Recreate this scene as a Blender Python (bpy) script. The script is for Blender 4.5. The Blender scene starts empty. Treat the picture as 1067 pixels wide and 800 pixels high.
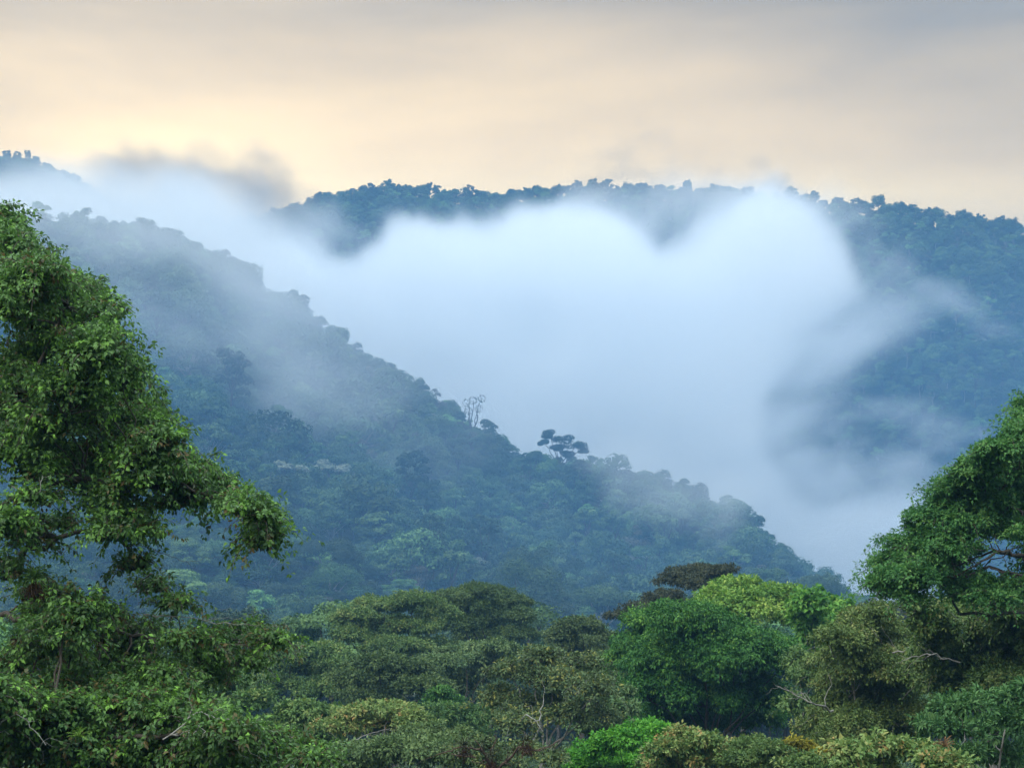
import bpy, math, random
import numpy as np

# ------------------------------------------------------------------ camera, world, sun, exposure
SC = bpy.context.scene
COL = SC.collection
F = 1991.0                      # focal length in photo pixels (photo 1067 wide, about 30 degrees)
PITCH = math.radians(4.6)
CP, SP = math.cos(PITCH), math.sin(PITCH)

cam_data = bpy.data.cameras.new('camera')
cam_data.sensor_fit = 'HORIZONTAL'
cam_data.angle = 2 * math.atan(533.5 / F)
cam_data.clip_start = 0.5
cam_data.clip_end = 30000
cam = bpy.data.objects.new('camera', cam_data)
cam.rotation_euler = (math.pi / 2 + PITCH, 0, 0)
COL.objects.link(cam)
SC.camera = cam

SUN_EL, SUN_AZ = math.radians(40), math.radians(-135)      # azimuth from +Y, negative = left
world = bpy.data.worlds.new('World')
SC.world = world
world.use_nodes = True


class NT:
    """small helper that builds node trees"""
    def __init__(self, tree):
        self.t = tree
        tree.nodes.clear()

    def n(self, kind, ins=None, **props):
        nd = self.t.nodes.new(kind)
        for k, v in props.items():
            setattr(nd, k, v)
        for k, v in (ins or {}).items():
            if hasattr(v, 'is_output'):
                self.t.links.new(v, nd.inputs[k])
            else:
                nd.inputs[k].default_value = v
        return nd

    def math(self, op, a, b=0.0, clamp=False):
        return self.n('ShaderNodeMath', {0: a, 1: b}, operation=op, use_clamp=clamp).outputs[0]

    def mix(self, fac, a, b):
        nd = self.n('ShaderNodeMix', data_type='RGBA')
        for i, v in ((0, fac), (6, a), (7, b)):
            if hasattr(v, 'is_output'):
                self.t.links.new(v, nd.inputs[i])
            else:
                nd.inputs[i].default_value = v if i == 0 else (*v, 1) if len(v) == 3 else v
        return nd.outputs[2]

    def ramp(self, fac, stops, interp='LINEAR'):
        nd = self.n('ShaderNodeValToRGB', {0: fac})
        cr = nd.color_ramp
        cr.interpolation = interp
        while len(cr.elements) < len(stops):
            cr.elements.new(0.5)
        for e, (p, c) in zip(cr.elements, sorted(stops)):
            e.position = p
            e.color = (*c, 1)
        return nd.outputs[0]


def build_world():
    w = NT(world.node_tree)
    sky = w.n('ShaderNodeTexSky', sky_type='NISHITA', sun_disc=False, sun_elevation=SUN_EL,
              sun_rotation=SUN_AZ, air_density=1.0, dust_density=0.6, ozone_density=1.5)
    bg_sky = w.n('ShaderNodeBackground', {'Color': sky.outputs[0], 'Strength': 0.10})
    tc = w.n('ShaderNodeTexCoord')
    d = tc.outputs['Generated']
    sep = w.n('ShaderNodeSeparateXYZ', {0: d})
    # long flat layers of stratus: direction stretched sideways
    mp = w.n('ShaderNodeMapping', {'Vector': d, 'Scale': (2.6, 2.6, 12.0), 'Rotation': (0, 0.05, 0)})
    n1 = w.n('ShaderNodeTexNoise', {'Vector': mp.outputs[0], 'Scale': 1.0, 'Detail': 5.0, 'Roughness': 0.5, 'Distortion': 0.35})
    el = w.math('ADD', sep.outputs['Z'], w.math('MULTIPLY', w.math('SUBTRACT', n1.outputs[0], 0.5), 0.12))
    K = SKY_STOPS
    band = w.ramp(el, K)
    # the glow stands over the ridge ahead: cooler and greyer away from it
    glow_dir = w.n('ShaderNodeVectorMath', {0: d, 1: (-0.14, 0.97, 0.19)}, operation='DOT_PRODUCT').outputs['Value']
    far = w.n('ShaderNodeMapRange', {0: glow_dir, 1: 0.86, 2: 0.992, 3: 0.0, 4: 1.0}, clamp=True).outputs[0]
    grey = w.ramp(el, GREY_STOPS)
    c = w.mix(far, grey, band)
    low_dir = w.n('ShaderNodeVectorMath', {0: d, 1: (-0.29, 0.94, 0.16)}, operation='DOT_PRODUCT').outputs['Value']
    low = w.n('ShaderNodeMapRange', {0: low_dir, 1: 0.955, 2: 1.0, 3: 0.0, 4: 1.0}, clamp=True).outputs[0]
    n2 = w.n('ShaderNodeTexNoise', {'Vector': mp.outputs[0], 'Scale': 2.3, 'Detail': 6.0, 'Roughness': 0.55})
    st = w.math('ADD', 0.74, w.math('MULTIPLY', n2.outputs[0], 0.54))
    bg_cl = w.n('ShaderNodeBackground', {'Color': c, 'Strength': w.math('MULTIPLY', st, w.math('ADD', 1.0, w.math('MULTIPLY', low, 0.22)))})
    mixs = w.n('ShaderNodeMixShader', {0: 0.88, 1: bg_sky.outputs[0], 2: bg_cl.outputs[0]})
    w.n('ShaderNodeOutputWorld', {'Surface': mixs.outputs[0]})


SKY_STOPS = [(0.0, (1.1, 0.78, 0.32)), (0.165, (1.30, 0.97, 0.44)), (0.20, (1.04, 0.735, 0.33)),
             (0.235, (0.73, 0.53, 0.27)), (0.275, (0.385, 0.31, 0.205)), (0.34, (0.45, 0.46, 0.48)),
             (0.55, (1.6, 1.80, 1.94)), (1.0, (1.75, 1.98, 2.14))]
GREY_STOPS = [(0.0, (0.5, 0.45, 0.4)), (0.17, (0.66, 0.45, 0.16)), (0.28, (0.205, 0.165, 0.10)), (0.34, (0.5, 0.5, 0.5)),
              (0.55, (1.6, 1.80, 1.94)), (1.0, (1.75, 1.98, 2.14))]
build_world()

sun_data = bpy.data.lights.new('sun', 'SUN')
sun_data.energy = 1.5
sun_data.angle = math.radians(40)
sun_data.color = (1.0, 0.94, 0.82)
sun = bpy.data.objects.new('sun', sun_data)
sun.rotation_euler = (math.pi / 2 - SUN_EL, 0, math.pi - SUN_AZ)
COL.objects.link(sun)

SC.view_settings.view_transform = 'Standard'
SC.view_settings.look = 'None'
SC.view_settings.exposure = 0.78
SC.view_settings.gamma = 1.0
SC.view_settings.use_curve_mapping = False
cy = SC.cycles
cy.use_denoising = True
cy.denoiser = 'OPENIMAGEDENOISE'
cy.max_bounces = 8
cy.diffuse_bounces = 2
cy.glossy_bounces = 1
cy.transmission_bounces = 2
cy.transparent_max_bounces = 8
cy.volume_bounces = 6
cy.volume_step_rate = 2.5
cy.volume_max_steps = 256
cy.use_adaptive_sampling = True
cy.adaptive_threshold = 0.02
cy.caustics_reflective = cy.caustics_refractive = False

# ------------------------------------------------------------------ helpers
RNG = np.random.default_rng(11)


def unproj(px, row, Y):
    """photo pixel + distance ahead -> world point"""
    a, b = (px - 533.5), (400.0 - row)
    dy = CP * F - SP * b
    dz = SP * F + CP * b
    s = Y / dy
    return np.array([a * s, Y, dz * s])


def proj(p):
    p = np.asarray(p, float)
    d = p[..., 1] * CP + p[..., 2] * SP
    v = -p[..., 1] * SP + p[..., 2] * CP
    d = np.maximum(d, 1e-3)
    return 533.5 + F * p[..., 0] / d, 400.0 - F * v / d


class Noise:
    def __init__(self, seed, n=32):
        self.n = n
        self.g = np.random.default_rng(seed).random((n, n, n)).astype(np.float32)

    def at(self, p):
        n = self.n
        i = np.floor(p).astype(int)
        f = (p - i).astype(np.float32)
        f = f * f * (3 - 2 * f)
        i0, i1 = i % n, (i + 1) % n
        g = self.g
        out = 0
        for a in (0, 1):
            xa = (i1 if a else i0)[..., 0]
            wa = f[..., 0] if a else 1 - f[..., 0]
            for b in (0, 1):
                yb = (i1 if b else i0)[..., 1]
                wb = f[..., 1] if b else 1 - f[..., 1]
                for c in (0, 1):
                    zc = (i1 if c else i0)[..., 2]
                    wc = f[..., 2] if c else 1 - f[..., 2]
                    out = out + g[xa, yb, zc] * (wa * wb * wc)
        return out

    def fbm(self, p, octs=4, rough=0.5):
        s, a, t = 0, 1.0, 0
        p = np.asarray(p, float)
        for k in range(octs):
            s = s + a * self.at(p + 7.3 * k)
            t += a
            a *= rough
            p = p * 2.03
        return s / t


def norm(v):
    return v / np.maximum(np.linalg.norm(v, axis=-1, keepdims=True), 1e-9)


def rand_dirs(rng, n):
    return norm(rng.normal(size=(n, 3)))


def make_mesh(name, verts, faces_list, mats, mat_idx=None, tint=None, smooth=False):
    """faces_list: list of (k-column int arrays)"""
    me = bpy.data.meshes.new(name)
    loops = np.concatenate([f.ravel() for f in faces_list]) if faces_list else np.zeros(0, int)
    sizes = np.concatenate([np.full(len(f), f.shape[1]) for f in faces_list]) if faces_list else np.zeros(0, int)
    starts = np.concatenate([[0], np.cumsum(sizes)[:-1]]) if len(sizes) else np.zeros(0, int)
    me.vertices.add(len(verts))
    me.vertices.foreach_set('co', np.asarray(verts, np.float32).ravel())
    me.loops.add(len(loops))
    me.loops.foreach_set('vertex_index', loops.astype(np.int32))
    me.polygons.add(len(sizes))
    me.polygons.foreach_set('loop_start', starts.astype(np.int32))
    for m in mats:
        me.materials.append(m)
    if mat_idx is not None:
        me.polygons.foreach_set('material_index', np.asarray(mat_idx, np.int32))
    if tint is not None:
        at = me.attributes.new('tint', 'FLOAT', 'POINT')
        at.data.foreach_set('value', np.asarray(tint, np.float32))
    me.update(calc_edges=True)
    if smooth:
        me.shade_smooth()
    return me


def link(name, data, parent=None, loc=None):
    o = bpy.data.objects.new(name, data)
    COL.objects.link(o)
    if parent is not None:
        o.parent = parent
    if loc is not None:
        o.location = loc
    return o


def tag(o, label=None, cat=None, group=None, kind=None):
    if label:
        o['label'] = label
    if cat:
        o['category'] = cat
    if group:
        o['group'] = group
    if kind:
        o['kind'] = kind
    return o


# ------------------------------------------------------------------ materials
def leaf_material(name, stops, vary=0.25, translucent=0.25, rough=0.55, spec=0.2):
    m = bpy.data.materials.new(name)
    m.use_nodes = True
    t = NT(m.node_tree)
    at = t.n('ShaderNodeAttribute', attribute_name='tint')
    col = t.ramp(at.outputs['Fac'], stops)
    oi = t.n('ShaderNodeObjectInfo')
    val = t.math('ADD', 1.0 - vary, t.math('MULTIPLY', oi.outputs['Random'], 2 * vary))
    hue = t.math('ADD', 0.485, t.math('MULTIPLY', t.math('FRACT', t.math('MULTIPLY', oi.outputs['Random'], 7.31)), 0.03))
    hsv = t.n('ShaderNodeHueSaturation', {'Hue': hue, 'Saturation': 1.0, 'Value': val, 'Color': col})
    pr = t.n('ShaderNodeBsdfPrincipled', {'Base Color': hsv.outputs[0], 'Roughness': rough, 'Specular IOR Level': spec})
    tr = t.n('ShaderNodeBsdfTranslucent', {'Color': hsv.outputs[0]})
    mx = t.n('ShaderNodeMixShader', {0: translucent, 1: pr.outputs[0], 2: tr.outputs[0]})
    t.n('ShaderNodeOutputMaterial', {'Surface': mx.outputs[0]})
    return m


def bark_material(name, c0, c1, scale=3.0):
    m = bpy.data.materials.new(name)
    m.use_nodes = True
    t = NT(m.node_tree)
    tc = t.n('ShaderNodeTexCoord')
    no = t.n('ShaderNodeTexNoise', {'Vector': tc.outputs['Object'], 'Scale': scale, 'Detail': 6.0, 'Roughness': 0.65})
    col = t.ramp(no.outputs[0], [(0.3, c0), (0.7, c1)])
    bp = t.n('ShaderNodeBump', {'Height': no.outputs[0], 'Strength': 0.6, 'Distance': 0.05})
    pr = t.n('ShaderNodeBsdfPrincipled', {'Base Color': col, 'Roughness': 0.9, 'Normal': bp.outputs[0]})
    t.n('ShaderNodeOutputMaterial', {'Surface': pr.outputs[0]})
    return m


def ground_material():
    m = bpy.data.materials.new('forest_floor')
    m.use_nodes = True
    t = NT(m.node_tree)
    tc = t.n('ShaderNodeTexCoord')
    no = t.n('ShaderNodeTexNoise', {'Vector': tc.outputs['Object'], 'Scale': 0.35, 'Detail': 8.0, 'Roughness': 0.7})
    col = t.ramp(no.outputs[0], [(0.3, (0.012, 0.02, 0.008)), (0.5, (0.022, 0.036, 0.013)), (0.7, (0.045, 0.055, 0.02))])
    bp = t.n('ShaderNodeBump', {'Height': no.outputs[0], 'Strength': 1.0, 'Distance': 1.0})
    pr = t.n('ShaderNodeBsdfPrincipled', {'Base Color': col, 'Roughness': 1.0, 'Normal': bp.outputs[0]})
    t.n('ShaderNodeOutputMaterial', {'Surface': pr.outputs[0]})
    return m


def volume_material(name, color, density=None, aniso=0.0, step=1.0):
    m = bpy.data.materials.new(name)
    m.use_nodes = True
    t = NT(m.node_tree)
    v = t.n('ShaderNodeVolumePrincipled', {'Color': (*color, 1), 'Anisotropy': aniso, 'Density': density})
    t.n('ShaderNodeOutputMaterial', {'Volume': v.outputs[0]})
    return m


# ------------------------------------------------------------------ terrain
NZ = Noise(5)
MID_CREST = np.array([  # photo px, tree-top row, distance
    (-700, 150, 1150), (-200, 195, 1080), (30, 218, 1030), (110, 218, 1000), (200, 236, 960), (250, 266, 930), (300, 298, 900),
    (345, 330, 870), (375, 356, 850), (430, 382, 820), (460, 402, 800), (490, 428, 790), (540, 462, 770),
    (600, 476, 760), (680, 486, 750), (740, 506, 730), (800, 552, 700), (850, 586, 670), (890, 608, 640), (960, 645, 600),
    (1100, 700, 560), (1800, 760, 540)], float)
FAR_CREST = np.array([
    (-900, 110, 1800), (-100, 140, 1750), (0, 163, 1720), (40, 170, 1720), (75, 186, 1720), (110, 210, 1720), (250, 232, 1700), (310, 213, 1680), (345, 204, 1670),
    (400, 194, 1660), (450, 197, 1660), (510, 203, 1650), (560, 196, 1650), (640, 195, 1640), (720, 196, 1620), (800, 200, 1600),
    (850, 209, 1570), (900, 215, 1540), (950, 218, 1500), (1010, 228, 1470), (1067, 236, 1440), (1300, 260, 1380),
    (2000, 300, 1350)], float)


def crest_tables(tab, tree_h):
    th, D, H = [], [], []
    for px, row, dist in tab:
        p = unproj(px, row, dist)
        th.append(math.atan2(p[0], p[1]))
        D.append(math.hypot(p[0], p[1]))
        H.append(p[2] - tree_h)
    return np.array(th), np.array(D), np.array(H)


M_TH, M_D, M_H = crest_tables(MID_CREST, 16.8)
F_TH, F_D, F_H = crest_tables(FAR_CREST, 11.0)
NEAR_R = np.array([0, 8, 20, 35, 70, 110, 200, 330, 420])
NEAR_H = np.array([-2.2, -5.0, -8.0, -9.5, -11.8, -17.0, -24.0, -34.0, -36.0])


def height(x, y):
    x = np.asarray(x, float)
    y = np.asarray(y, float)
    r = np.hypot(x, y)
    th = np.arctan2(x, y)
    near = np.interp(r, NEAR_R, NEAR_H)
    D = np.interp(th, M_TH, M_D)
    H = np.interp(th, M_TH, M_H)
    rb = 350.0
    t = np.clip((r - rb) / (D - rb), 0, 1)
    S = 0.80 * t + 0.20 * t * t * (3 - 2 * t)
    base = -36.0
    up = base + (H - base) * S
    p = np.stack([x / 120.0, y / 120.0, np.zeros_like(x)], -1)
    pu = np.stack([th * 11.0, r / 420.0, np.full_like(x, 3.3)], -1)
    gull = (NZ.fbm(pu, 3) - 0.5) * 46 + (NZ.fbm(p * 1.7, 3) - 0.5) * 22
    up = up + gull * np.sin(np.pi * np.clip(t, 0, 1)) ** 0.8
    # beyond the crest the spur falls to the foggy valley
    b = np.clip((r - D) / 330.0, 0, 1)
    down = H + (-70 - H) * (b * b * (3 - 2 * b))
    FD = np.interp(th, F_TH, F_D)
    FH = np.interp(th, F_TH, F_H)
    fb = 1130.0
    ft = np.clip((r - fb) / (FD - fb), 0, 1)
    fup = -70 + (FH + 70) * (0.65 * ft + 0.35 * np.sin(ft * np.pi / 2))
    fg = (NZ.fbm(np.stack([th * 20, r / 500.0, np.full_like(x, 8.1)], -1), 4) - 0.5) * 100 + (NZ.fbm(p * 1.1 + 4, 3) - 0.5) * 40
    fup = fup + fg * np.sin(np.pi * ft) ** 0.8
    back = np.clip((r - FD) / 900.0, 0, 1)
    fall = FH + (-40 - FH) * back * 0.9 + (NZ.fbm(p * 0.3 + 2, 3) - 0.5) * 60 * back
    h = np.where(r < rb, near, np.where(r < D, up, down))
    h = np.where(r > np.maximum(fb, D + 60), np.maximum(np.where(r < FD, fup, fall), np.where(r < D + 330, down, -1e9)), h)
    h = np.where((r >= rb) & (r < D), np.maximum(h, -38), h)
    # behind the camera the ground goes on as a gently rising clearing
    behind = np.clip((np.abs(th) - 1.3) / 0.8, 0, 1)
    calm = np.interp(r, [0, 20, 400, 6000], [-2.2, -4.0, 20.0, 60.0])
    return h * (1 - behind) + calm * behind


def build_terrain():
    radii = np.concatenate([[0.0], np.linspace(4, 120, 30), np.linspace(128, 1900, 240), np.geomspace(1950, 9000, 25)])
    fine = np.radians(np.linspace(-26, 26, 320))
    coarse = np.radians(np.linspace(26, 334, 110)[1:-1])
    ths = np.concatenate([fine, coarse])
    R, T = np.meshgrid(radii[1:], ths, indexing='ij')
    X, Y = R * np.sin(T), R * np.cos(T)
    Z = height(X, np.where(np.abs(Y) < 1e-6, 1e-6, Y))
    V = np.concatenate([[[0, 0, -2.2]], np.stack([X, Y, Z], -1).reshape(-1, 3)])
    nr, nt = R.shape
    idx = (np.arange(nr)[:, None] * nt + np.arange(nt)[None]) + 1
    a, b = idx[:-1], idx[1:]
    quads = np.stack([a, np.roll(a, -1, 1), np.roll(b, -1, 1), b], -1).reshape(-1, 4)[:, ::-1]
    tri = np.stack([np.zeros(nt, int), np.roll(idx[0], -1), idx[0]], -1)[:, ::-1]
    me = make_mesh('terrain', V, [quads, tri], [ground_material()], smooth=True)
    o = link('terrain', me)
    tag(o, 'dark forest floor of the valley and the wooded hills', 'terrain', kind='structure')


build_terrain()


# ------------------------------------------------------------------ leaves and limbs
class Leaves:
    """collects leaf blades: rhombic, folded along the midrib"""
    def __init__(self):
        self.P, self.A, self.N, self.L, self.W, self.T = [], [], [], [], [], []

    def add(self, P, axis, nrm, L, W, tint):
        self.P.append(P); self.A.append(axis); self.N.append(nrm)
        self.L.append(np.broadcast_to(L, len(P))); self.W.append(np.broadcast_to(W, len(P)))
        self.T.append(np.broadcast_to(tint, len(P)))

    def arrays(self):
        P = np.concatenate(self.P); A = norm(np.concatenate(self.A)); N = np.concatenate(self.N)
        L = np.concatenate(self.L)[:, None]; W = np.concatenate(self.W)[:, None]; T = np.concatenate(self.T)
        S = norm(np.cross(A, N))
        U = norm(np.cross(S, A))
        mid = P + A * L * 0.45
        tip = P + A * L - U * L * 0.14
        lift = U * W * 0.22
        V = np.stack([P, mid + S * W * 0.5 + lift, tip, mid - S * W * 0.5 + lift], 1).reshape(-1, 3)
        n = len(P)
        Q = np.arange(n * 4).reshape(n, 4)
        tris = np.concatenate([Q[:, [0, 1, 2]], Q[:, [0, 2, 3]]])
        return V, tris, np.repeat(np.clip(T, 0, 1), 4)


def leaf_sprigs(lv, rng, P, out, n_leaf, L, aspect=0.5, droop=0.3, spread=1.0, up=0.7, tint0=0.5, tint_sd=0.16):
    """P sprig positions, out outward directions"""
    m = len(P)
    if m == 0:
        return
    k = n_leaf
    Pn = np.repeat(P, k, 0)
    On = np.repeat(out, k, 0)
    rd = rand_dirs(rng, m * k)
    ax = norm(On * 0.55 + rd * spread + np.array([0, 0, -droop]))
    nr = norm(On * 0.5 + np.array([0, 0, up]) + rand_dirs(rng, m * k) * 0.45)
    Lr = L * rng.uniform(0.65, 1.25, m * k)
    base = np.repeat(np.broadcast_to(tint0, m) + rng.normal(0, tint_sd, m), k)
    t = base + rng.normal(0, tint_sd * 0.7, m * k)
    lv.add(Pn + rd * L * 0.35, ax, nr, Lr, Lr * aspect * rng.uniform(0.8, 1.2, m * k), t)


class Tubes:
    def __init__(self):
        self.V, self.Q, self.n = [], [], 0

    def add(self, pts, radii, sides=6):
        pts = np.asarray(pts, float)
        radii = np.asarray(radii, float)
        tan = norm(np.gradient(pts, axis=0))
        ref = np.array([0.31, 0.17, 0.93]) if abs(tan[0, 2]) < 0.8 else np.array([0.9, 0.3, 0.1])
        a = norm(np.cross(tan, ref))
        b = np.cross(tan, a)
        ang = np.linspace(0, 2 * math.pi, sides, endpoint=False)
        ring = pts[:, None] + radii[:, None, None] * (np.cos(ang)[None, :, None] * a[:, None] + np.sin(ang)[None, :, None] * b[:, None])
        self.V.append(ring.reshape(-1, 3))
        k = len(pts)
        idx = self.n + np.arange(k)[:, None] * sides + np.arange(sides)[None]
        q = np.stack([idx[:-1], np.roll(idx[:-1], -1, 1), np.roll(idx[1:], -1, 1), idx[1:]], -1).reshape(-1, 4)
        self.Q.append(q)
        self.n += k * sides

    def limb(self, rng, p0, p1, r0, r1, sag=0.0, wob=0.06, seg=7, sides=5, rise=None):
        """a tapered, slightly crooked limb from p0 to p1"""
        p0, p1 = np.asarray(p0, float), np.asarray(p1, float)
        t = np.linspace(0, 1, seg)[:, None]
        L = np.linalg.norm(p1 - p0)
        pts = p0 + (p1 - p0) * t
        if rise is not None:      # leave p0 upward, then lean over
            pts = pts + np.array([0, 0, 1.0]) * (np.sin(t * math.pi) * rise * L)
        pts = pts - np.array([0, 0, 1.0]) * (np.sin(t * math.pi) * sag * L)
        w = rng.normal(size=(seg, 3)) * wob * L / seg * 1.6
        w[0] = w[-1] = 0
        pts = pts + w
        self.add(pts, r0 + (r1 - r0) * t[:, 0] ** 0.8, sides)
        return pts

    def mesh(self, name, mat):
        return make_mesh(name, np.concatenate(self.V), [np.concatenate(self.Q)], [mat], smooth=True)


BARK_DARK = bark_material('dark_bark', (0.03, 0.024, 0.018), (0.09, 0.075, 0.055))
BARK_GREY = bark_material('grey_bark', (0.12, 0.11, 0.095), (0.30, 0.285, 0.25))
BARK_PALE = bark_material('pale_dead_wood', (0.20, 0.19, 0.17), (0.42, 0.41, 0.38), 6.0)
BARK_RUST = bark_material('mossy_brown', (0.03, 0.018, 0.012), (0.10, 0.06, 0.035), 8.0)

# ------------------------------------------------------------------ forest trees of the hills
HILL_DARK = leaf_material('dark_hill_leaves', [(0, (0.020, 0.045, 0.016)), (0.5, (0.040, 0.082, 0.028)), (1, (0.075, 0.13, 0.042)),], 0.5)
HILL_MID = leaf_material('green_hill_leaves', [(0, (0.035, 0.075, 0.024)), (0.5, (0.065, 0.125, 0.038)), (1, (0.11, 0.19, 0.055)),], 0.5)
HILL_BRIGHT = leaf_material('bright_hill_leaves', [(0, (0.07, 0.14, 0.035)), (0.5, (0.12, 0.23, 0.06)), (1, (0.18, 0.32, 0.08))], 0.3)
HILL_PALE = leaf_material('silvery_hill_leaves', [(0, (0.13, 0.17, 0.11)), (0.5, (0.22, 0.26, 0.19)), (1, (0.34, 0.38, 0.30))], 0.2)
HILL_BROWN = leaf_material('brownish_hill_leaves', [(0, (0.045, 0.042, 0.024)), (0.5, (0.075, 0.072, 0.04)), (1, (0.11, 0.11, 0.06))], 0.3)


def hill_tree_meshes(seed, kind, mat, H=15.0, R=6.0, thick=4.5, n_sub=12, faces=1500, size=0.52, sparse=0.0):
    """crown and trunk of one forest tree, base at the origin"""
    rng = np.random.default_rng(seed)
    lv, tb = Leaves(), Tubes()
    cz = H - thick
    subs = []
    for k in range(n_sub):
        if kind == 'umbrella':
            a, q = rng.uniform(0, 6.283), math.sqrt(rng.random())
            c = np.array([math.cos(a) * R * q * 0.85, math.sin(a) * R * q * 0.85, H - 1.6 - 0.75 * thick * q * q + rng.normal(0, 0.5)])
            s = np.array([1, 1, 0.55]) * R * rng.uniform(0.26, 0.40)
        elif kind == 'tall':
            f = rng.random()
            a = rng.uniform(0, 6.283)
            w = R * (0.25 + 0.75 * math.sin(math.pi * (0.25 + 0.65 * f)))
            c = np.array([math.cos(a) * w * 0.55, math.sin(a) * w * 0.55, H - 1 - f * thick * 1.8])
            s = np.array([1, 1, 0.8]) * R * rng.uniform(0.3, 0.45)
        else:
            d = rand_dirs(rng, 1)[0]
            d[2] = abs(d[2]) * 1.25 - 0.45
            d = norm(d[None])[0]
            c = np.array([0, 0, cz]) + d * np.array([R, R, thick]) * rng.uniform(0.55, 0.78)
            s = np.array([1, 1, 0.8]) * R * rng.uniform(0.28, 0.46)
        subs.append((c, s))
    tot = sum(s[0] ** 2 for _, s in subs)
    for c, s in subs:
        n = int(faces * s[0] ** 2 / tot)
        d = rand_dirs(rng, n)
        d[:, 2] = np.where(d[:, 2] < -0.25, -d[:, 2], d[:, 2])
        lump = 1 + 0.16 * np.sin(d @ rng.normal(size=3) * 5 + rng.random() * 6) + 0.10 * np.sin(d @ rng.normal(size=3) * 9)
        rad = (1 - 0.35 * rng.random(n) ** 2.2)[:, None] * lump[:, None]
        P = c + d * s * rad
        keep = rng.random(n) > sparse
        P, d = P[keep], d[keep]
        n = len(P)
        ax = norm(np.cross(d, rand_dirs(rng, n)) + d * 0.25)
        nr = norm(d * 0.9 + np.array([0, 0, 0.45]) + rand_dirs(rng, n) * 0.5)
        L = size * rng.uniform(0.7, 1.5, n)
        tint = 0.5 + rng.normal(0, 0.2) + rng.normal(0, 0.17, n)
        lv.add(P - ax * L[:, None] * 0.5, ax, nr, L, L * 0.75, tint)
        fork = np.array([0, 0, H * 0.45])
        tb.limb(rng, fork * rng.uniform(0.8, 1.15), c - np.array([0, 0, s[2] * 0.4]), 0.16, 0.05, seg=4, sides=4, rise=0.05)
    tb.limb(rng, (0, 0, -2.5), (0, 0, H * 0.62), 0.34, 0.16, seg=5, sides=5)
    V, Q, T = lv.arrays()
    crown = make_mesh('crown', V, [Q], [mat], tint=T)
    trunk = tb.mesh('trunk', BARK_GREY if seed % 3 == 0 else BARK_DARK)
    return crown, trunk


HILL_KINDS = [  # kind, material, H, R, thick, subs, faces, weight, words
    ('round', HILL_DARK, 14, 5.4, 6.2, 17, 2300, 3.0, 'dark green round crowned'),
    ('round', HILL_DARK, 16, 6.6, 7.0, 20, 2700, 2.5, 'broad dark green'),
    ('umbrella', HILL_DARK, 15, 6.2, 6.0, 20, 2000, 1.0, 'dark flat crowned'),
    ('tall', HILL_DARK, 18, 4.4, 7.5, 16, 1900, 1.5, 'tall narrow dark green'),
    ('round', HILL_MID, 14, 5.2, 6.2, 17, 2300, 3.0, 'mid green round crowned'),
    ('round', HILL_MID, 15, 6.4, 6.6, 20, 2700, 2.5, 'broad mid green'),
    ('umbrella', HILL_MID, 14, 6.0, 5.6, 20, 2000, 1.0, 'mid green flat crowned'),
    ('tall', HILL_MID, 16, 4.0, 7.0, 15, 1800, 1.2, 'tall narrow mid green'),
    ('umbrella', HILL_BRIGHT, 13, 4.6, 4.6, 14, 1500, 1.0, 'bright green layered'),
    ('round', HILL_BROWN, 15, 5.4, 6.2, 15, 1700, 1.0, 'brownish green loose crowned'),
    ('umbrella', HILL_PALE, 13, 4.0, 3.4, 9, 800, 0.24, 'silvery pale leaved'),
]
FINE = len(HILL_KINDS)
HILL_KINDS = HILL_KINDS + [HILL_KINDS[i][:6] + (HILL_KINDS[i][6] * 4, 0.0, HILL_KINDS[i][8]) for i in (0, 1, 4, 5, 6, 8, 9)]
HILL_MESH = [hill_tree_meshes(100 + i, k[0], k[1], k[2], k[3], k[4], k[5], int(k[6] * 1.45), size=0.52 if i < FINE else 0.27,
                              sparse=0.25 if k[1] is HILL_BROWN else 0.0) for i, k in enumerate(HILL_KINDS)]
WEIGHT = np.array([k[7] for k in HILL_KINDS])
WEIGHT = WEIGHT / WEIGHT.sum()


def scatter(r0, r1, half_angle, spacing, seed, inner=None):
    """jittered grid of tree positions in a sector ahead of the camera"""
    rng = np.random.default_rng(seed)
    xs = np.arange(-r1 * math.sin(half_angle), r1 * math.sin(half_angle), spacing)
    ys = np.arange(r0 * 0.8, r1, spacing)
    X, Y = np.meshgrid(xs, ys)
    X = X + (np.arange(len(ys)) % 2)[:, None] * spacing * 0.5
    X = X.ravel() + rng.uniform(-0.42, 0.42, X.size) * spacing
    Y = Y.ravel() + rng.uniform(-0.42, 0.42, Y.size) * spacing
    r, th = np.hypot(X, Y), np.arctan2(X, Y)
    ok = (r > r0) & (r < r1) & (np.abs(th) < half_angle)
    return X[ok], Y[ok], r[ok], th[ok], rng


# the canopy line of the foreground trees in the photo: hill trees below it are hidden
NEAR_LINE = np.array([(0, 210), (60, 262), (130, 312), (165, 392), (205, 468), (250, 502), (300, 552), (310, 640), (350, 622), (445, 612),
                      (500, 610), (560, 628), (575, 655), (640, 640), (690, 590), (760, 588), (820, 612), (890, 615), (935, 560),
                      (1010, 480), (1067, 440)], float)


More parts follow.
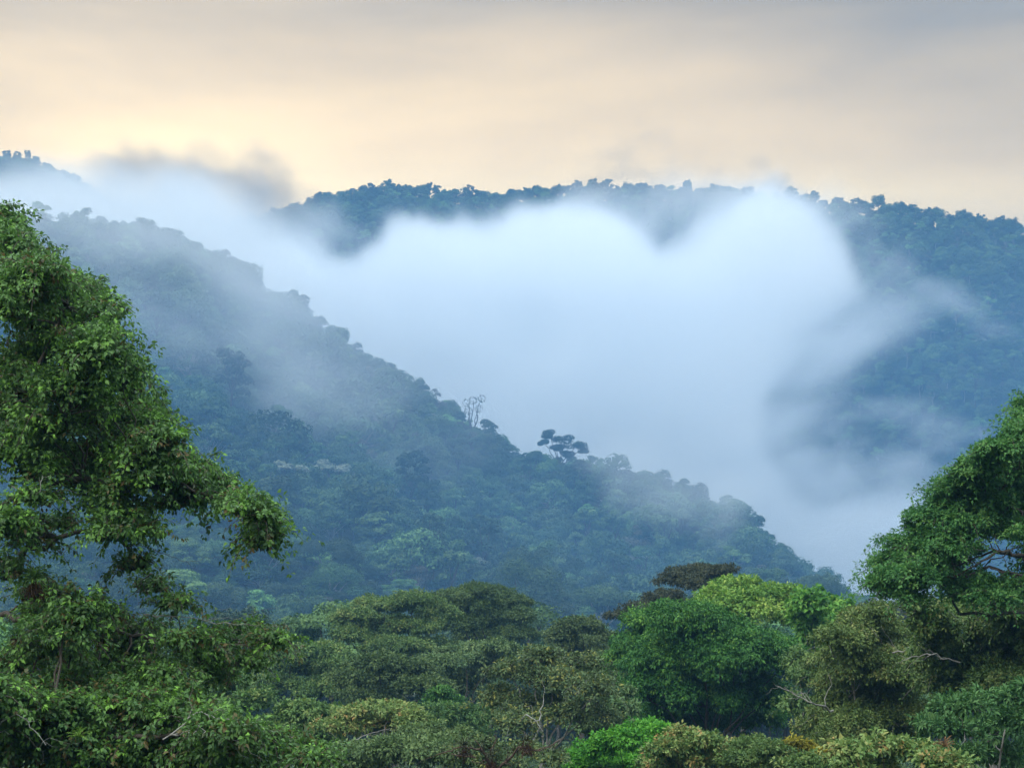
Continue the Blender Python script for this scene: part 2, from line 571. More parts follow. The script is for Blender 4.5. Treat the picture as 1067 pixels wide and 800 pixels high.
def place_hill_forest():
    X, Y, r, th, rng = scatter(230, 1120, math.radians(21), 8.4, 21)
    D = np.interp(th, M_TH, M_D)
    ok = r < D + 45
    X, Y, r, th, D = X[ok], Y[ok], r[ok], th[ok], D[ok]
    Z = height(X, Y)
    n = len(X)
    idx = rng.choice(len(HILL_KINDS), n, p=WEIGHT)
    near = np.hypot(X, Y) < 470      # finer leaves where a crown shows large
    idx = np.where(near & (idx < 8), FINE + idx % 5, np.where(near & (idx == 8), FINE + 5, np.where(near & (idx == 9), FINE + 6, idx)))
    big = np.random.default_rng(4).random(n)
    scl = rng.uniform(0.65, 1.15, n) + 0.5 * (big > 0.90)
    scl = np.where(r > D - 45, np.minimum(scl, rng.uniform(0.55, 1.15, n)), scl)
    rot = rng.uniform(0, 6.283, n)
    Hs = np.array([k[2] for k in HILL_KINDS])[idx] * scl
    px, row = proj(np.stack([X, Y, Z + Hs * 0.8], -1))
    line = np.interp(px, NEAR_LINE[:, 0], NEAR_LINE[:, 1])
    seen = (px > 5) & (px < 1062) & (row < line - 6) & (r < D - 4)
    size = scl / r
    size = np.where(seen, size, -1)
    # some of the individuals stand along the skyline of the spur
    crest = seen & (r > D - 30) & (px > 240)
    order = np.argsort(-(size + crest * 0.00025))
    chosen = np.zeros(n, bool)
    chosen[order[:185]] = True
    return dict(X=X, Y=Y, Z=Z, r=r, idx=idx, scl=scl, rot=rot, chosen=chosen, crest=crest, row=row, px=px)


def hill_tree_object(i, loc, s, rz, label, group, first):
    if i in first:
        root0 = first[i]
        root = root0.copy()
        COL.objects.link(root)
        for ch in root0.children:
            c = ch.copy()
            COL.objects.link(c)
            c.parent = root
    else:
        root = link('forest_tree', None)
        cr, tr = HILL_MESH[i]
        link('crown', cr, root)
        link('trunk', tr, root)
        first[i] = root
    root.location = loc
    root.rotation_euler = (0, 0, rz)
    root.scale = (s, s, s)
    tag(root, label, 'tree', group)
    return root


def instance_group(name, kinds_geo, X, Y, Z, idx, scl, rot):
    """one stuff object: trees instanced on its own points"""
    me = bpy.data.meshes.new(name)
    me.vertices.add(len(X))
    me.vertices.foreach_set('co', np.stack([X, Y, Z], -1).astype(np.float32).ravel())
    for an, ty, arr in (('which', 'INT', idx), ('size', 'FLOAT', scl), ('turn', 'FLOAT', rot)):
        a = me.attributes.new(an, ty, 'POINT')
        a.data.foreach_set('value', np.asarray(arr, np.int32 if ty == 'INT' else np.float32))
    o = link(name, me)
    ng = bpy.data.node_groups.new(name + '_scatter', 'GeometryNodeTree')
    ng.interface.new_socket('Geometry', in_out='INPUT', socket_type='NodeSocketGeometry')
    ng.interface.new_socket('Geometry', in_out='OUTPUT', socket_type='NodeSocketGeometry')
    t = NT(ng)
    gi = t.n('NodeGroupInput')
    which = t.n('GeometryNodeInputNamedAttribute', {'Name': 'which'}, data_type='INT')
    size = t.n('GeometryNodeInputNamedAttribute', {'Name': 'size'}, data_type='FLOAT')
    turn = t.n('GeometryNodeInputNamedAttribute', {'Name': 'turn'}, data_type='FLOAT')
    rotv = t.n('ShaderNodeCombineXYZ', {2: turn.outputs[0]})
    e2r = t.n('FunctionNodeEulerToRotation', {0: rotv.outputs[0]})
    join = t.n('GeometryNodeJoinGeometry')
    for k, parts in enumerate(kinds_geo):
        jj = t.n('GeometryNodeJoinGeometry')
        for ob in parts:
            oi = t.n('GeometryNodeObjectInfo', {'Object': ob}, transform_space='ORIGINAL')
            t.t.links.new(oi.outputs['Geometry'], jj.inputs[0])
        cmp_ = t.n('FunctionNodeCompare', data_type='INT', operation='EQUAL')
        t.t.links.new(which.outputs[0], cmp_.inputs[2])
        cmp_.inputs[3].default_value = k
        ip = t.n('GeometryNodeInstanceOnPoints', {'Points': gi.outputs[0], 'Selection': cmp_.outputs[0], 'Instance': jj.outputs[0],
                                                  'Rotation': e2r.outputs[0], 'Scale': size.outputs[0]})
        t.t.links.new(ip.outputs[0], join.inputs[0])
    t.n('NodeGroupOutput', {0: join.outputs[0]})
    md = o.modifiers.new('scatter', 'NODES')
    md.node_group = ng
    return o


FIRST = {}
HF = place_hill_forest()


def build_hill_forest():
    h = HF
    # one of every kind first, so that the mass can reuse it
    for i in np.argsort(~h['chosen'], kind='stable'):
        if not h['chosen'][i]:
            break
        k = int(h['idx'][i])
        if h['crest'][i]:
            where = 'on the misty skyline of the blue spur'
            grp = 'forest trees along the skyline of the spur'
        elif h['r'][i] < 560:
            where = 'low on the hazy slope above the near canopy'
            grp = 'forest trees low on the hazy slope'
        else:
            where = 'in the middle of the hazy wooded slope'
            grp = 'forest trees halfway up the hazy slope'
        label = '%s tree %s' % (HILL_KINDS[k][8], where)
        hill_tree_object(k, (h['X'][i], h['Y'][i], h['Z'][i]), float(h['scl'][i]), float(h['rot'][i]), label,
                         '%s %s' % (HILL_KINDS[k][8], grp), FIRST)
    rest = ~h['chosen']
    kinds = []
    for k in range(len(HILL_KINDS)):
        if k not in FIRST:      # every kind stands somewhere on the slope
            i = int(np.flatnonzero(rest & (h['px'] > 250) & (h['px'] < 800) & (h['r'] > 480) & (h['r'] < 700))[k * 3])
            hill_tree_object(k, (h['X'][i], h['Y'][i], h['Z'][i]), float(h['scl'][i]), 0.0, '%s tree amid darker trees on the hazy slope' % HILL_KINDS[k][8],
                             '%s trees amid darker ones' % HILL_KINDS[k][8], FIRST)
        kinds.append(list(FIRST[k].children))
    o = instance_group('hill_forest', kinds, h['X'][rest], h['Y'][rest], h['Z'][rest], h['idx'][rest], h['scl'][rest], h['rot'][rest])
    tag(o, 'blue hazy cloud forest covering the spur across the valley', 'forest', kind='stuff')
    # far ridge
    X, Y, r, th, rng = scatter(1090, 1800, math.radians(21), 8.4, 33)
    FD = np.interp(th, F_TH, F_D)
    ok = (r < FD + 45)
    X, Y, r, th, FD = X[ok], Y[ok], r[ok], th[ok], FD[ok]
    Z = height(X, Y)
    WF = WEIGHT * np.array([1, 1, 1, 1, 1.2, 1.2, 1.4, 1, 3.0, 1.2, 1] + [0] * (len(HILL_KINDS) - 11))
    idx = rng.choice(len(HILL_KINDS), len(X), p=WF / WF.sum())
    scl = rng.uniform(0.7, 1.3, len(X)) + 0.4 * (rng.random(len(X)) > 0.94)
    scl = np.where(r > FD - 60, np.minimum(scl, 1.05), scl)
    o = instance_group('ridge_forest', kinds, X, Y, Z, idx, scl, rng.uniform(0, 6.28, len(X)))
    tag(o, 'dark blue forest covering the far ridge behind the fog', 'forest', kind='stuff')


build_hill_forest()


# ------------------------------------------------------------------ trees standing on the skyline of the far ridge
def ridge_tree_mesh(seed, H, R, sparse):
    rng = np.random.default_rng(seed)
    lv, tb = Leaves(), Tubes()
    lean = rng.normal(0, 0.8, 2)
    fork = np.array([lean[0] * 0.5, lean[1] * 0.5, H * 0.6])
    tb.limb(rng, (0, 0, -3), fork, 0.42, 0.24, seg=5, sides=5)
    for k in range(26):
        d0 = rand_dirs(rng, 1)[0] * rng.uniform(0.45, 1.0)
        d0[2] = d0[2] if d0[2] > -0.5 else -d0[2]
        c = np.array([lean[0], lean[1], H * 0.70]) + d0 * np.array([R, R, H * 0.28])
        s = np.array([1, 1, 0.6]) * R * rng.uniform(0.20, 0.34)
        if k % 3 == 0:
            tb.limb(rng, fork, c, 0.18, 0.07, seg=4, sides=4, rise=0.08)
        n = int(85 * (1 - sparse) * s[0])
        d = rand_dirs(rng, n)
        P = c + d * s * (1.15 - 0.6 * rng.random(n) ** 1.3)[:, None]
        L = 0.6 * rng.uniform(0.6, 1.5, n)
        lv.add(P, norm(np.cross(d, rand_dirs(rng, n))), norm(d + rand_dirs(rng, n) * 0.6), L, L * 0.75, 0.5 + rng.normal(0, 0.2, n))
    V, Q, T = lv.arrays()
    TV = np.concatenate(tb.V)
    TQ = np.concatenate(tb.Q) + len(V)
    me = make_mesh('ridge_tree', np.concatenate([V, TV]), [Q, TQ], [HILL_DARK, BARK_DARK],
                   mat_idx=np.concatenate([np.zeros(len(Q)), np.ones(len(TQ))]), tint=np.concatenate([T, np.full(len(TV), 0.5)]))
    return me


def build_ridge_trees():
    rng = np.random.default_rng(77)
    meshes = [ridge_tree_mesh(300 + i, H, R, sp) for i, (H, R, sp) in
              enumerate([(18, 5.6, 0.0), (20, 5.0, 0.25), (16, 6.6, 0.0), (23, 4.2, 0.3), (15, 5.2, 0.0), (19, 6.2, 0.3), (17, 3.6, 0.1), (14, 7.0, 0.2)])]
    first = {}
    for px in np.concatenate([np.arange(4, 78, 7.0), np.arange(325, 845, 6.2), np.arange(850, 1066, 7.2)]):
        px = px + rng.uniform(-4, 4)
        dist = np.interp(px, FAR_CREST[:, 0], FAR_CREST[:, 2])
        p = unproj(px, 200, dist)
        rr = math.hypot(p[0], p[1])
        th = math.atan2(p[0], p[1])
        rr = float(np.interp(th, F_TH, F_D)) + rng.uniform(-16, 14)
        x, y = rr * math.sin(th), rr * math.cos(th)
        z = float(height(np.array([x]), np.array([y]))[0])
        k = int(rng.integers(0, len(meshes)))
        o = link('ridge_tree', meshes[k]) if k not in first else first[k].copy()
        if k in first:
            COL.objects.link(o)
        first.setdefault(k, o)
        s = rng.uniform(0.68, 1.12) + 0.2 * (rng.random() > 0.88)
        o.location = (x, y, z)
        o.rotation_euler = (0, 0, rng.uniform(0, 6.28))
        o.scale = (s, s, s * rng.uniform(0.9, 1.1))
        if px < 100:
            tag(o, 'small dark tree on the ridge crest above the left fog stream', 'tree', 'trees on the left end of the far ridge')
        elif px < 600:
            tag(o, 'tree silhouetted on the far ridge crest above the dome of white fog', 'tree', 'trees on the middle crest of the far ridge')
        else:
            tag(o, 'tree silhouetted on the right half of the far ridge crest', 'tree', 'trees on the right crest of the far ridge')


build_ridge_trees()

def build_lone_trees():
    rng = np.random.default_rng(5)

    def stand(px, Y):
        p = unproj(px, 560, Y)
        return np.array([p[0], Y, float(height(np.array([p[0]]), np.array([Y]))[0])])

    # the tall tree that stands out on the skyline of the spur
    b = stand(584, 752)
    root = link('emergent_tree', None, loc=b)
    root.scale = (1.0, 1.0, 1.0)
    tag(root, 'lone tall tree with two lopsided crown lobes standing out against the fog', 'tree')
    lv, tb = Leaves(), Tubes()
    tb.limb(rng, (0, 0, -3), (-0.5, 0, 11), 0.6, 0.42, seg=6, sides=7)
    for px, row, rx, ry in ((573, 462, 10, 5), (586, 466, 11, 5), (600, 474, 11, 5), (580, 474, 8, 4), (592, 482, 9, 4), (566, 470, 6, 3), (608, 478, 6, 3)):
        c = unproj(px, row - 9, 752) - b
        s = np.array([rx, rx * 0.9, ry]) * 752 / F * 1.12
        tb.limb(rng, (-0.5, 0, 11), c, 0.25, 0.1, seg=5, sides=5, rise=0.05)
        for _ in range(6):
            cc = c + rand_dirs(rng, 1)[0] * s * 0.6
            n = 170
            d = rand_dirs(rng, n)
            L = 0.55 * rng.uniform(0.7, 1.4, n)
            lv.add(cc + d * s * 0.5 * (1 - 0.4 * rng.random(n) ** 2)[:, None], norm(np.cross(d, rand_dirs(rng, n))), d + np.array([0, 0, 0.5]) + rand_dirs(rng, n) * 0.5, L, L * 0.7, 0.4 + rng.normal(0, 0.2, n))
    V, Q, T = lv.arrays()
    link('crown', make_mesh('crown', V, [Q], [HILL_DARK], tint=T), root)
    link('trunk', tb.mesh('trunk', BARK_DARK), root)
    # half dead tree further up the skyline
    b = stand(492, 788)
    root = link('half_dead_tree', None, loc=b)
    tag(root, 'half dead tree with bare forked top on the skyline of the spur', 'tree')
    tb, lv = Tubes(), Leaves()
    tb.limb(rng, (0, 0, -3), (0, 0, 10), 0.55, 0.4, seg=6, sides=7)
    for px, row in ((486, 420), (493, 417), (502, 415), (488, 428), (499, 426)):
        c = unproj(px, row, 788) - b
        tb.limb(rng, (0, 0, 9), c, 0.32, 0.12, seg=6, sides=5, wob=0.2)
        n = 60
        d = rand_dirs(rng, n)
        lv.add(c + d * 1.3, d, rand_dirs(rng, n), 0.6, 0.4, rng.uniform(0.2, 0.7, n))
    V, Q, T = lv.arrays()
    link('crown', make_mesh('crown', V, [Q], [HILL_BROWN], tint=T), root)
    link('trunk', tb.mesh('trunk', BARK_DARK), root)
    # pale and bright single trees that stand out in the slope
    for name, label, px, row, k, s in (
            ('silvery_tree', 'large silvery pale tree alone high on the slope beside the mist', 302, 478, 10, 1.25),
            ('silvery_tree', 'small silvery pale tree in the middle of the slope below the lone tall tree', 640, 582, 10, 0.8),
            ('silvery_tree', 'silvery pale tree near the foot of the slope by the drooping leafy arm', 243, 628, 10, 0.9),
            ('bright_tree', 'bright green layered tree at the foot of the slope by the drooping leafy arm', 272, 622, 8, 1.1),
            ('bright_tree', 'bright green tree low on the slope above the flat topped brown tree', 654, 604, 8, 0.9),
            ('bright_tree', 'pale green broad tree near the right end of the slope', 764, 574, 8, 1.15)):
        ys = np.linspace(360, 900, 541)
        pts = np.stack([(px - 533.5) / F * ys, ys], -1)
        zz = height(pts[:, 0], pts[:, 1]) + HILL_KINDS[k][2] * s
        _, rows = proj(np.concatenate([pts, zz[:, None]], 1))
        i = int(np.argmax(rows < row)) if (rows < row).any() else int(np.argmin(rows))
        root = link(name, None, loc=(pts[i, 0], pts[i, 1], zz[i] - HILL_KINDS[k][2] * s + 1.5))
        root.scale = (s, s, s)
        root.rotation_euler = (0, 0, px * 0.7)
        link('crown', HILL_MESH[k][0], root)
        link('trunk', HILL_MESH[k][1], root)
        tag(root, label, 'tree')


build_lone_trees()

# ------------------------------------------------------------------ trees and bushes of the near canopy
def ramp3(a, b, c, d=None):
    s = [(0.0, a), (0.45, b), (0.8, c)]
    if d:
        s.append((0.97, d))
    return s


LEAF = {
    'broad': leaf_material('broad_glossy_leaves', [(0, (0.12, 0.09, 0.03)), (0.16, (0.05, 0.095, 0.032)), (0.5, (0.088, 0.18, 0.042)),
                                                   (0.78, (0.125, 0.235, 0.045)), (0.95, (0.22, 0.42, 0.06))], 0.0, 0.34, 0.45, 0.25),
    'feather': leaf_material('deep_green_leaves', ramp3((0.020, 0.070, 0.012), (0.042, 0.132, 0.020), (0.09, 0.22, 0.034), (0.19, 0.34, 0.05)), 0.0),
    'fresh': leaf_material('fresh_yellow_green_leaves', ramp3((0.07, 0.15, 0.02), (0.13, 0.25, 0.035), (0.24, 0.36, 0.06), (0.36, 0.45, 0.09)), 0.0, 0.3),
    'fresh_broad': leaf_material('bright_broad_leaves', ramp3((0.05, 0.14, 0.02), (0.10, 0.23, 0.03), (0.19, 0.34, 0.05), (0.30, 0.42, 0.08)), 0.0, 0.3),
    'lime': leaf_material('lime_leaves', ramp3((0.045, 0.15, 0.012), (0.09, 0.25, 0.02), (0.17, 0.36, 0.035)), 0.0, 0.3),
    'umber': leaf_material('dull_brown_green_leaves', ramp3((0.032, 0.040, 0.020), (0.05, 0.062, 0.028), (0.085, 0.09, 0.04)), 0.0),
    'canopy': leaf_material('dull_green_leaves', ramp3((0.05, 0.095, 0.024), (0.085, 0.16, 0.04), (0.145, 0.225, 0.058), (0.21, 0.26, 0.07)), 0.0),
    'canopy_dark': leaf_material('dark_dull_leaves', ramp3((0.04, 0.072, 0.022), (0.068, 0.115, 0.032), (0.115, 0.165, 0.048)), 0.0),
    'canopy_blue': leaf_material('grey_green_leaves', ramp3((0.055, 0.10, 0.035), (0.09, 0.155, 0.05), (0.15, 0.22, 0.075)), 0.0),
    'sparse': leaf_material('dry_mixed_leaves', ramp3((0.05, 0.065, 0.028), (0.07, 0.12, 0.04), (0.115, 0.17, 0.06), (0.24, 0.25, 0.06)), 0.0),
    'tan': leaf_material('yellowing_leaves', [(0, (0.06, 0.12, 0.03)), (0.35, (0.12, 0.20, 0.05)), (0.65, (0.20, 0.27, 0.075)), (0.94, (0.30, 0.29, 0.09)), (1, (0.32, 0.20, 0.07))], 0.0, 0.25),
    'gold': leaf_material('golden_leaves', ramp3((0.13, 0.14, 0.02), (0.24, 0.21, 0.024), (0.33, 0.28, 0.035)), 0.0, 0.3),
    'tier': leaf_material('layered_green_leaves', ramp3((0.04, 0.115, 0.03), (0.068, 0.18, 0.044), (0.12, 0.25, 0.06), (0.18, 0.31, 0.07)), 0.0, 0.34),
    'olive': leaf_material('small_olive_leaves', ramp3((0.055, 0.10, 0.026), (0.09, 0.16, 0.04), (0.15, 0.225, 0.06), (0.22, 0.25, 0.08)), 0.0),
    'fern': leaf_material('dark_fern_leaves', ramp3((0.035, 0.085, 0.025), (0.06, 0.14, 0.038), (0.11, 0.20, 0.06)), 0.0),
    'rust': leaf_material('rusty_leaves', ramp3((0.10, 0.07, 0.03), (0.20, 0.12, 0.05), (0.32, 0.22, 0.08)), 0.0),
}


def frame_tree(name, label, base, limbs, clumps, leaf, L, bark=BARK_DARK, cover=2.6, aspect=0.5, droop=0.3, k=6, sub=(9, 0.42),
               shell=0.55, trunk_r=0.25, fork=None, cat='tree', group=None, spread=1.0, up=0.7, sd=0.16, flat=1.0, seed=0, twigs=1.0,
               limb_r=0.3, fill=0.0, shoots=(0, 0.0), stem_name='trunk'):
    """a tree: base = (px, Y), limbs = list of [(px,row,Y)...], clumps = (px,row,rx,ry,Y[,tint])"""
    rng = np.random.default_rng(1000 + seed)
    b = unproj(base[0], 560, base[1])
    gz = float(height(np.array([b[0]]), np.array([b[1]]))[0])
    root = link(name, None)
    root.location = (b[0], b[1], gz)
    O = np.array([b[0], b[1], gz])
    tag(root, label, cat, group)
    tb, lv = Tubes(), Leaves()
    foot = np.array([0, 0, -0.6])
    if fork is None:
        cl = np.array([unproj(c[0], c[1], c[4]) for c in clumps])
        fz = (np.percentile(cl[:, 2], 30) - gz) * 0.6
        fk = np.array([(cl[:, 0].mean() - b[0]) * 0.35, (cl[:, 1].mean() - b[1]) * 0.35, fz])
    else:
        fk = unproj(*fork) - O
    tb.limb(rng, foot, fk, trunk_r, trunk_r * 0.62, seg=8, sides=9, wob=0.05)
    nodes = [fk]
    node_r = [trunk_r * 0.6]
    for lm in limbs:
        pts = [fk] + [unproj(*q) - O for q in lm]
        for a in range(len(pts) - 1):
            r0 = trunk_r * limb_r * (1 - 0.8 * a / len(pts))
            r1 = trunk_r * limb_r * (1 - 0.8 * (a + 1) / len(pts))
            seg = tb.limb(rng, pts[a], pts[a + 1], r0, r1, seg=7, sides=7, wob=0.10)
            for q in range(2, 7, 2):
                nodes.append(seg[q])
                node_r.append(r0 + (r1 - r0) * q / 6)
    extra = []
    for a, c in enumerate(clumps):
        for d2 in clumps[a + 1:]:
            gap = math.hypot(c[0] - d2[0], c[1] - d2[1])
            if fill and gap < fill * (c[2] + d2[2]):
                extra.append(tuple((u + v) * (0.5 if q not in (2, 3) else 0.36) for q, (u, v) in enumerate(zip(c, d2))))
    for c in list(clumps) + extra:
        px, row, rx, ry, Y = c[:5]
        t0 = c[5] if len(c) > 5 else 0.5
        mpp = Y / F
        cen = unproj(px, row, Y) - O
        rad = np.array([rx * mpp, rx * mpp * 0.85, ry * mpp])
        dd = np.linalg.norm(np.array(nodes) - cen, axis=1)
        j = int(np.argmin(dd))
        lr = min(node_r[j] * 0.6, trunk_r * 0.2)
        tb.limb(rng, nodes[j], cen - np.array([0, 0, rad[2] * 0.3]), lr, lr * 0.5, seg=6, sides=5, wob=0.12, rise=0.04)
        ns, sr = sub
        ns = int(ns * np.clip((rx / ry) ** 0.6, 1, 2))
        d = rand_dirs(rng, ns)
        d[:, 2] = np.where(d[:, 2] < -0.3, -d[:, 2] * 0.7, d[:, 2])
        sc = cen + d * rad * rng.uniform(0.25, 0.95, ns)[:, None] ** 0.8
        for i in range(ns):
            s = np.array([1, 1, 0.75 * flat]) * (rad[0] * rad[2]) ** 0.5 * sr * 1.25 * rng.uniform(0.65, 1.3)
            if rng.random() < twigs:
                tb.limb(rng, cen - np.array([0, 0, rad[2] * 0.3]), sc[i], max(lr * 0.32, 0.012), max(lr * 0.1, 0.006), seg=5, sides=4, wob=0.16)
            m = max(3, int(cover * 4 * s[0] * (s[0] + s[2]) * 1.6 / (k * L * L * aspect)))
            u = rand_dirs(rng, m)
            u[:, 2] = np.where((u[:, 2] < -0.2) & (rng.random(m) < 0.6), -u[:, 2], u[:, 2])
            rr = 1.12 - (shell + 0.12) * rng.random(m) ** 1.4
            P = sc[i] + u * s * rr[:, None]
            out = norm(u * 0.7 + d[i] * 0.5)
            leaf_sprigs(lv, rng, P, out, k, L, aspect, droop, spread, up, t0 + rng.normal(0, sd * 0.8), sd)
        m = shoots[0]
        if m:                     # slender leafy shoots that stand out of the clump and hang over
            u = rand_dirs(rng, m)
            u[:, 2] = np.where(u[:, 2] < -0.4, -u[:, 2], u[:, 2])
            P = cen + u * rad * 0.85
            dv = norm(u * np.array([1, 1, 0.6]) + rng.normal(0, 0.35, (m, 3)))
            ln = shoots[1] * rng.uniform(0.5, 1.3, m)
            tt = t0 + rng.normal(0, sd, m)
            for q in range(1, 5):
                f = q / 4
                Pq = P + dv * (ln * f)[:, None] - np.array([0, 0, 1.0]) * (ln * f * f * 0.55)[:, None]
                leaf_sprigs(lv, rng, Pq, dv - np.array([0, 0, 0.5 * f]), 4, L, aspect, droop, spread, up, tt, sd * 0.7)
            for i in range(0, m, 2):
                f = np.linspace(0, 1, 4)[:, None]
                tb.add(P[i] + dv[i] * ln[i] * f - np.array([0, 0, 1.0]) * ln[i] * f * f * 0.55, np.linspace(0.009, 0.004, 4), 3)
    V, Q, T = lv.arrays()
    link('crown', make_mesh('crown', V, [Q], [LEAF[leaf]], tint=T), root)
    link(stem_name, tb.mesh(stem_name, bark), root)
    return root, O, rng


def bare_branch(root, O, rng, pts, r, mat, name='bare_branch', twigs=3, label=None):
    """a leafless limb with forking twigs, a part of its tree"""
    tb = Tubes()
    w = [unproj(*p) - O for p in pts]
    n = len(w)
    r = r * 0.6
    for a in range(n - 1):
        ra, rb = r * (1 - 0.75 * a / (n - 1)), r * (1 - 0.75 * (a + 1) / (n - 1))
        seg = tb.limb(rng, w[a], w[a + 1], ra, rb, seg=6, sides=6, wob=0.14)
        for q in range(twigs):
            i = rng.integers(1, 6)
            dirv = norm((w[a + 1] - w[a])[None])[0] + rng.normal(0, 0.6, 3)
            L = np.linalg.norm(w[a + 1] - w[a]) * rng.uniform(0.3, 0.7)
            tb.limb(rng, seg[i], seg[i] + dirv * L, rb * 0.6, rb * 0.2, seg=5, sides=4, wob=0.2)
    o = link(name, tb.mesh(name, mat), root)
    if label:
        o['label'] = label
    return o


def bromeliad(root, O, rng, at, size, mat, n=40, name='bromeliad', label=None, skirt=True):
    """rosette of strap leaves growing on a branch"""
    c = unproj(*at) - O
    lv = Leaves()
    a = rng.uniform(0, 6.283, n)
    e = rng.uniform(0.15, 1.35, n)
    ax = np.stack([np.cos(a) * np.cos(e), np.sin(a) * np.cos(e), np.sin(e)], -1)
    P0 = np.repeat(c[None], n, 0)
    Ls = size * rng.uniform(0.6, 1.0, n)
    for s in range(3):            # three blades end to end make one arching strap
        lv.add(P0, ax, np.array([0, 0, 1.0]) + rand_dirs(rng, n) * 0.2, Ls * 0.45, size * (0.13 - 0.03 * s), 0.5 + rng.normal(0, 0.2, n))
        P0 = P0 + norm(ax) * (Ls * 0.36)[:, None]
        ax = ax + np.array([0, 0, -0.35])
    V, Q, T = lv.arrays()
    o = link(name, make_mesh(name, V, [Q], [mat], tint=T), root)
    if label:
        o['label'] = label
    if skirt:                     # dead hanging leaves below the rosette
        lw = Leaves()
        m = n * 3
        P = c + rng.normal(0, size * 0.22, (m, 3)) - np.array([0, 0, size * 0.35])
        lw.add(P, rand_dirs(rng, m) * 0.6 + np.array([0, 0, -0.8]), rand_dirs(rng, m), size * rng.uniform(0.3, 0.7, m), size * 0.05, rng.uniform(0, 0.5, m))
        V, Q, T = lw.arrays()
        link('dead_leaves', make_mesh('dead_leaves', V, [Q], [DEAD], tint=T), root)
    return o


DEAD = leaf_material('dead_brown_leaves', ramp3((0.03, 0.018, 0.012), (0.06, 0.035, 0.02), (0.12, 0.07, 0.035)), 0.0, 0.05, 0.9, 0.1)


def build_left_tree():
    Y = 35
    cl = [(0, 240, 26, 30), (24, 262, 24, 24), (62, 300, 26, 24), (0, 250, 30, 34), (-25, 300, 60, 60), (38, 292, 34, 32), (12, 318, 48, 40), (82, 312, 34, 30), (58, 350, 50, 40), (112, 335, 24, 26),
          (104, 372, 44, 34), (128, 392, 30, 30), (20, 392, 58, 48), (70, 420, 52, 40), (142, 432, 40, 26), (112, 452, 46, 34),
          (168, 462, 30, 22), (-20, 450, 50, 60), (30, 470, 50, 38), (150, 488, 44, 24), (200, 494, 34, 20), (230, 516, 32, 18), (258, 532, 28, 17),
          (280, 550, 18, 13), (266, 566, 14, 10), (84, 498, 44, 26), (188, 524, 36, 14), (120, 528, 38, 18), (40, 520, 28, 16),
          (112, 556, 22, 12), (146, 556, 26, 14), (138, 590, 18, 12), (160, 612, 20, 14), (182, 630, 18, 12),
          (-10, 560, 26, 26), (6, 545, 30, 14), (30, 562, 22, 11), (62, 546, 22, 10), (8, 598, 24, 20), (40, 622, 34, 20), (84, 632, 28, 14), (112, 650, 30, 14), (60, 662, 40, 16), (150, 658, 26, 12),
          (196, 668, 34, 10), (230, 664, 26, 10), (262, 664, 22, 13), (286, 670, 18, 10), (262, 690, 14, 9), (212, 690, 24, 9), (232, 704, 14, 7), (130, 690, 40, 18),
          (20, 692, 36, 20), (80, 702, 44, 20), (170, 704, 30, 12)]
    cl = [(a, b, c, d, Y + 2.2 * math.sin(a * 0.05 + b * 0.031), 0.52 if b < 560 else 0.44) for a, b, c, d in cl]
    low = [(40, 748, 66, 30), (118, 738, 56, 28), (186, 744, 50, 24), (240, 764, 46, 20), (288, 776, 40, 18), (326, 792, 30, 13), (20, 790, 70, 34),
           (120, 790, 80, 32), (210, 796, 70, 26), (-20, 730, 40, 40)]
    cl += [(a, b, c, d, 31.5 + 1.2 * math.sin(a * 0.07), 0.46) for a, b, c, d in low]
    limbs = [[(-40, 470, 36), (40, 380, 35), (70, 320, 35)], [(-30, 540, 36), (60, 505, 35), (150, 492, 34.5), (250, 530, 35)],
             [(-30, 640, 36), (40, 640, 35), (110, 655, 35), (190, 672, 35), (275, 672, 35)],
             [(-20, 600, 36), (60, 560, 35), (110, 545, 35), (150, 590, 35)],
             [(-20, 760, 33), (90, 770, 32), (200, 765, 31.5), (310, 785, 31.5)]]
    root, O, rng = frame_tree('broadleaf_tree', 'large broad leaved tree with drooping leafy arms filling the left side', (-125, 36.5), limbs, cl, 'broad', 0.10,
                              cover=0.56, aspect=0.56, droop=0.6, k=7, sub=(20, 0.36), shell=1.0, trunk_r=0.34, fork=(-105, 640, 36.5), limb_r=0.2, seed=1, sd=0.19, twigs=0.9, fill=0.68, shoots=(18, 0.5))
    bare_branch(root, O, rng, [(170, 770, 31), (205, 742, 30.6), (232, 748, 30.4), (285, 762, 30.3)], 0.022, BARK_PALE, label='pale bare branch among the lower leaves')
    bare_branch(root, O, rng, [(180, 765, 31), (212, 762, 30.4), (250, 772, 30.2), (262, 785, 30.2)], 0.02, BARK_PALE, label='pale bare branch among the lower leaves')
    bare_branch(root, O, rng, [(-10, 762, 31), (15, 742, 30.5), (30, 752, 30.4), (48, 776, 30.3)], 0.02, BARK_PALE, label='pale crooked branch at the lower left')
    bare_branch(root, O, rng, [(10, 505, 34), (30, 520, 33.4), (42, 512, 33.2), (44, 495, 33.2)], 0.03, BARK_PALE, twigs=2, label='pale peeling branch in the gap')
    bare_branch(root, O, rng, [(150, 640, 34.5), (180, 642, 34.2), (235, 648, 34.0), (290, 652, 34.0)], 0.018, BARK_GREY, twigs=3, label='grey twiggy branch')
    bare_branch(root, O, rng, [(120, 560, 34), (165, 575, 34), (195, 585, 34), (225, 580, 34)], 0.012, BARK_DARK, twigs=4, label='dark bare twigs hanging in the gap')
    bromeliad(root, O, rng, (36, 604, 33.2), 0.36, LEAF['broad'], 60, label='shaggy bromeliad with dead brown skirt')
    bromeliad(root, O, rng, (16, 660, 33.2), 0.22, LEAF['fern'], 36, label='small bromeliad on the lower limb')
    bromeliad(root, O, rng, (82, 768, 30.4), 0.22, LEAF['fresh'], 30, label='small yellow green bromeliad low in the crown', skirt=False)


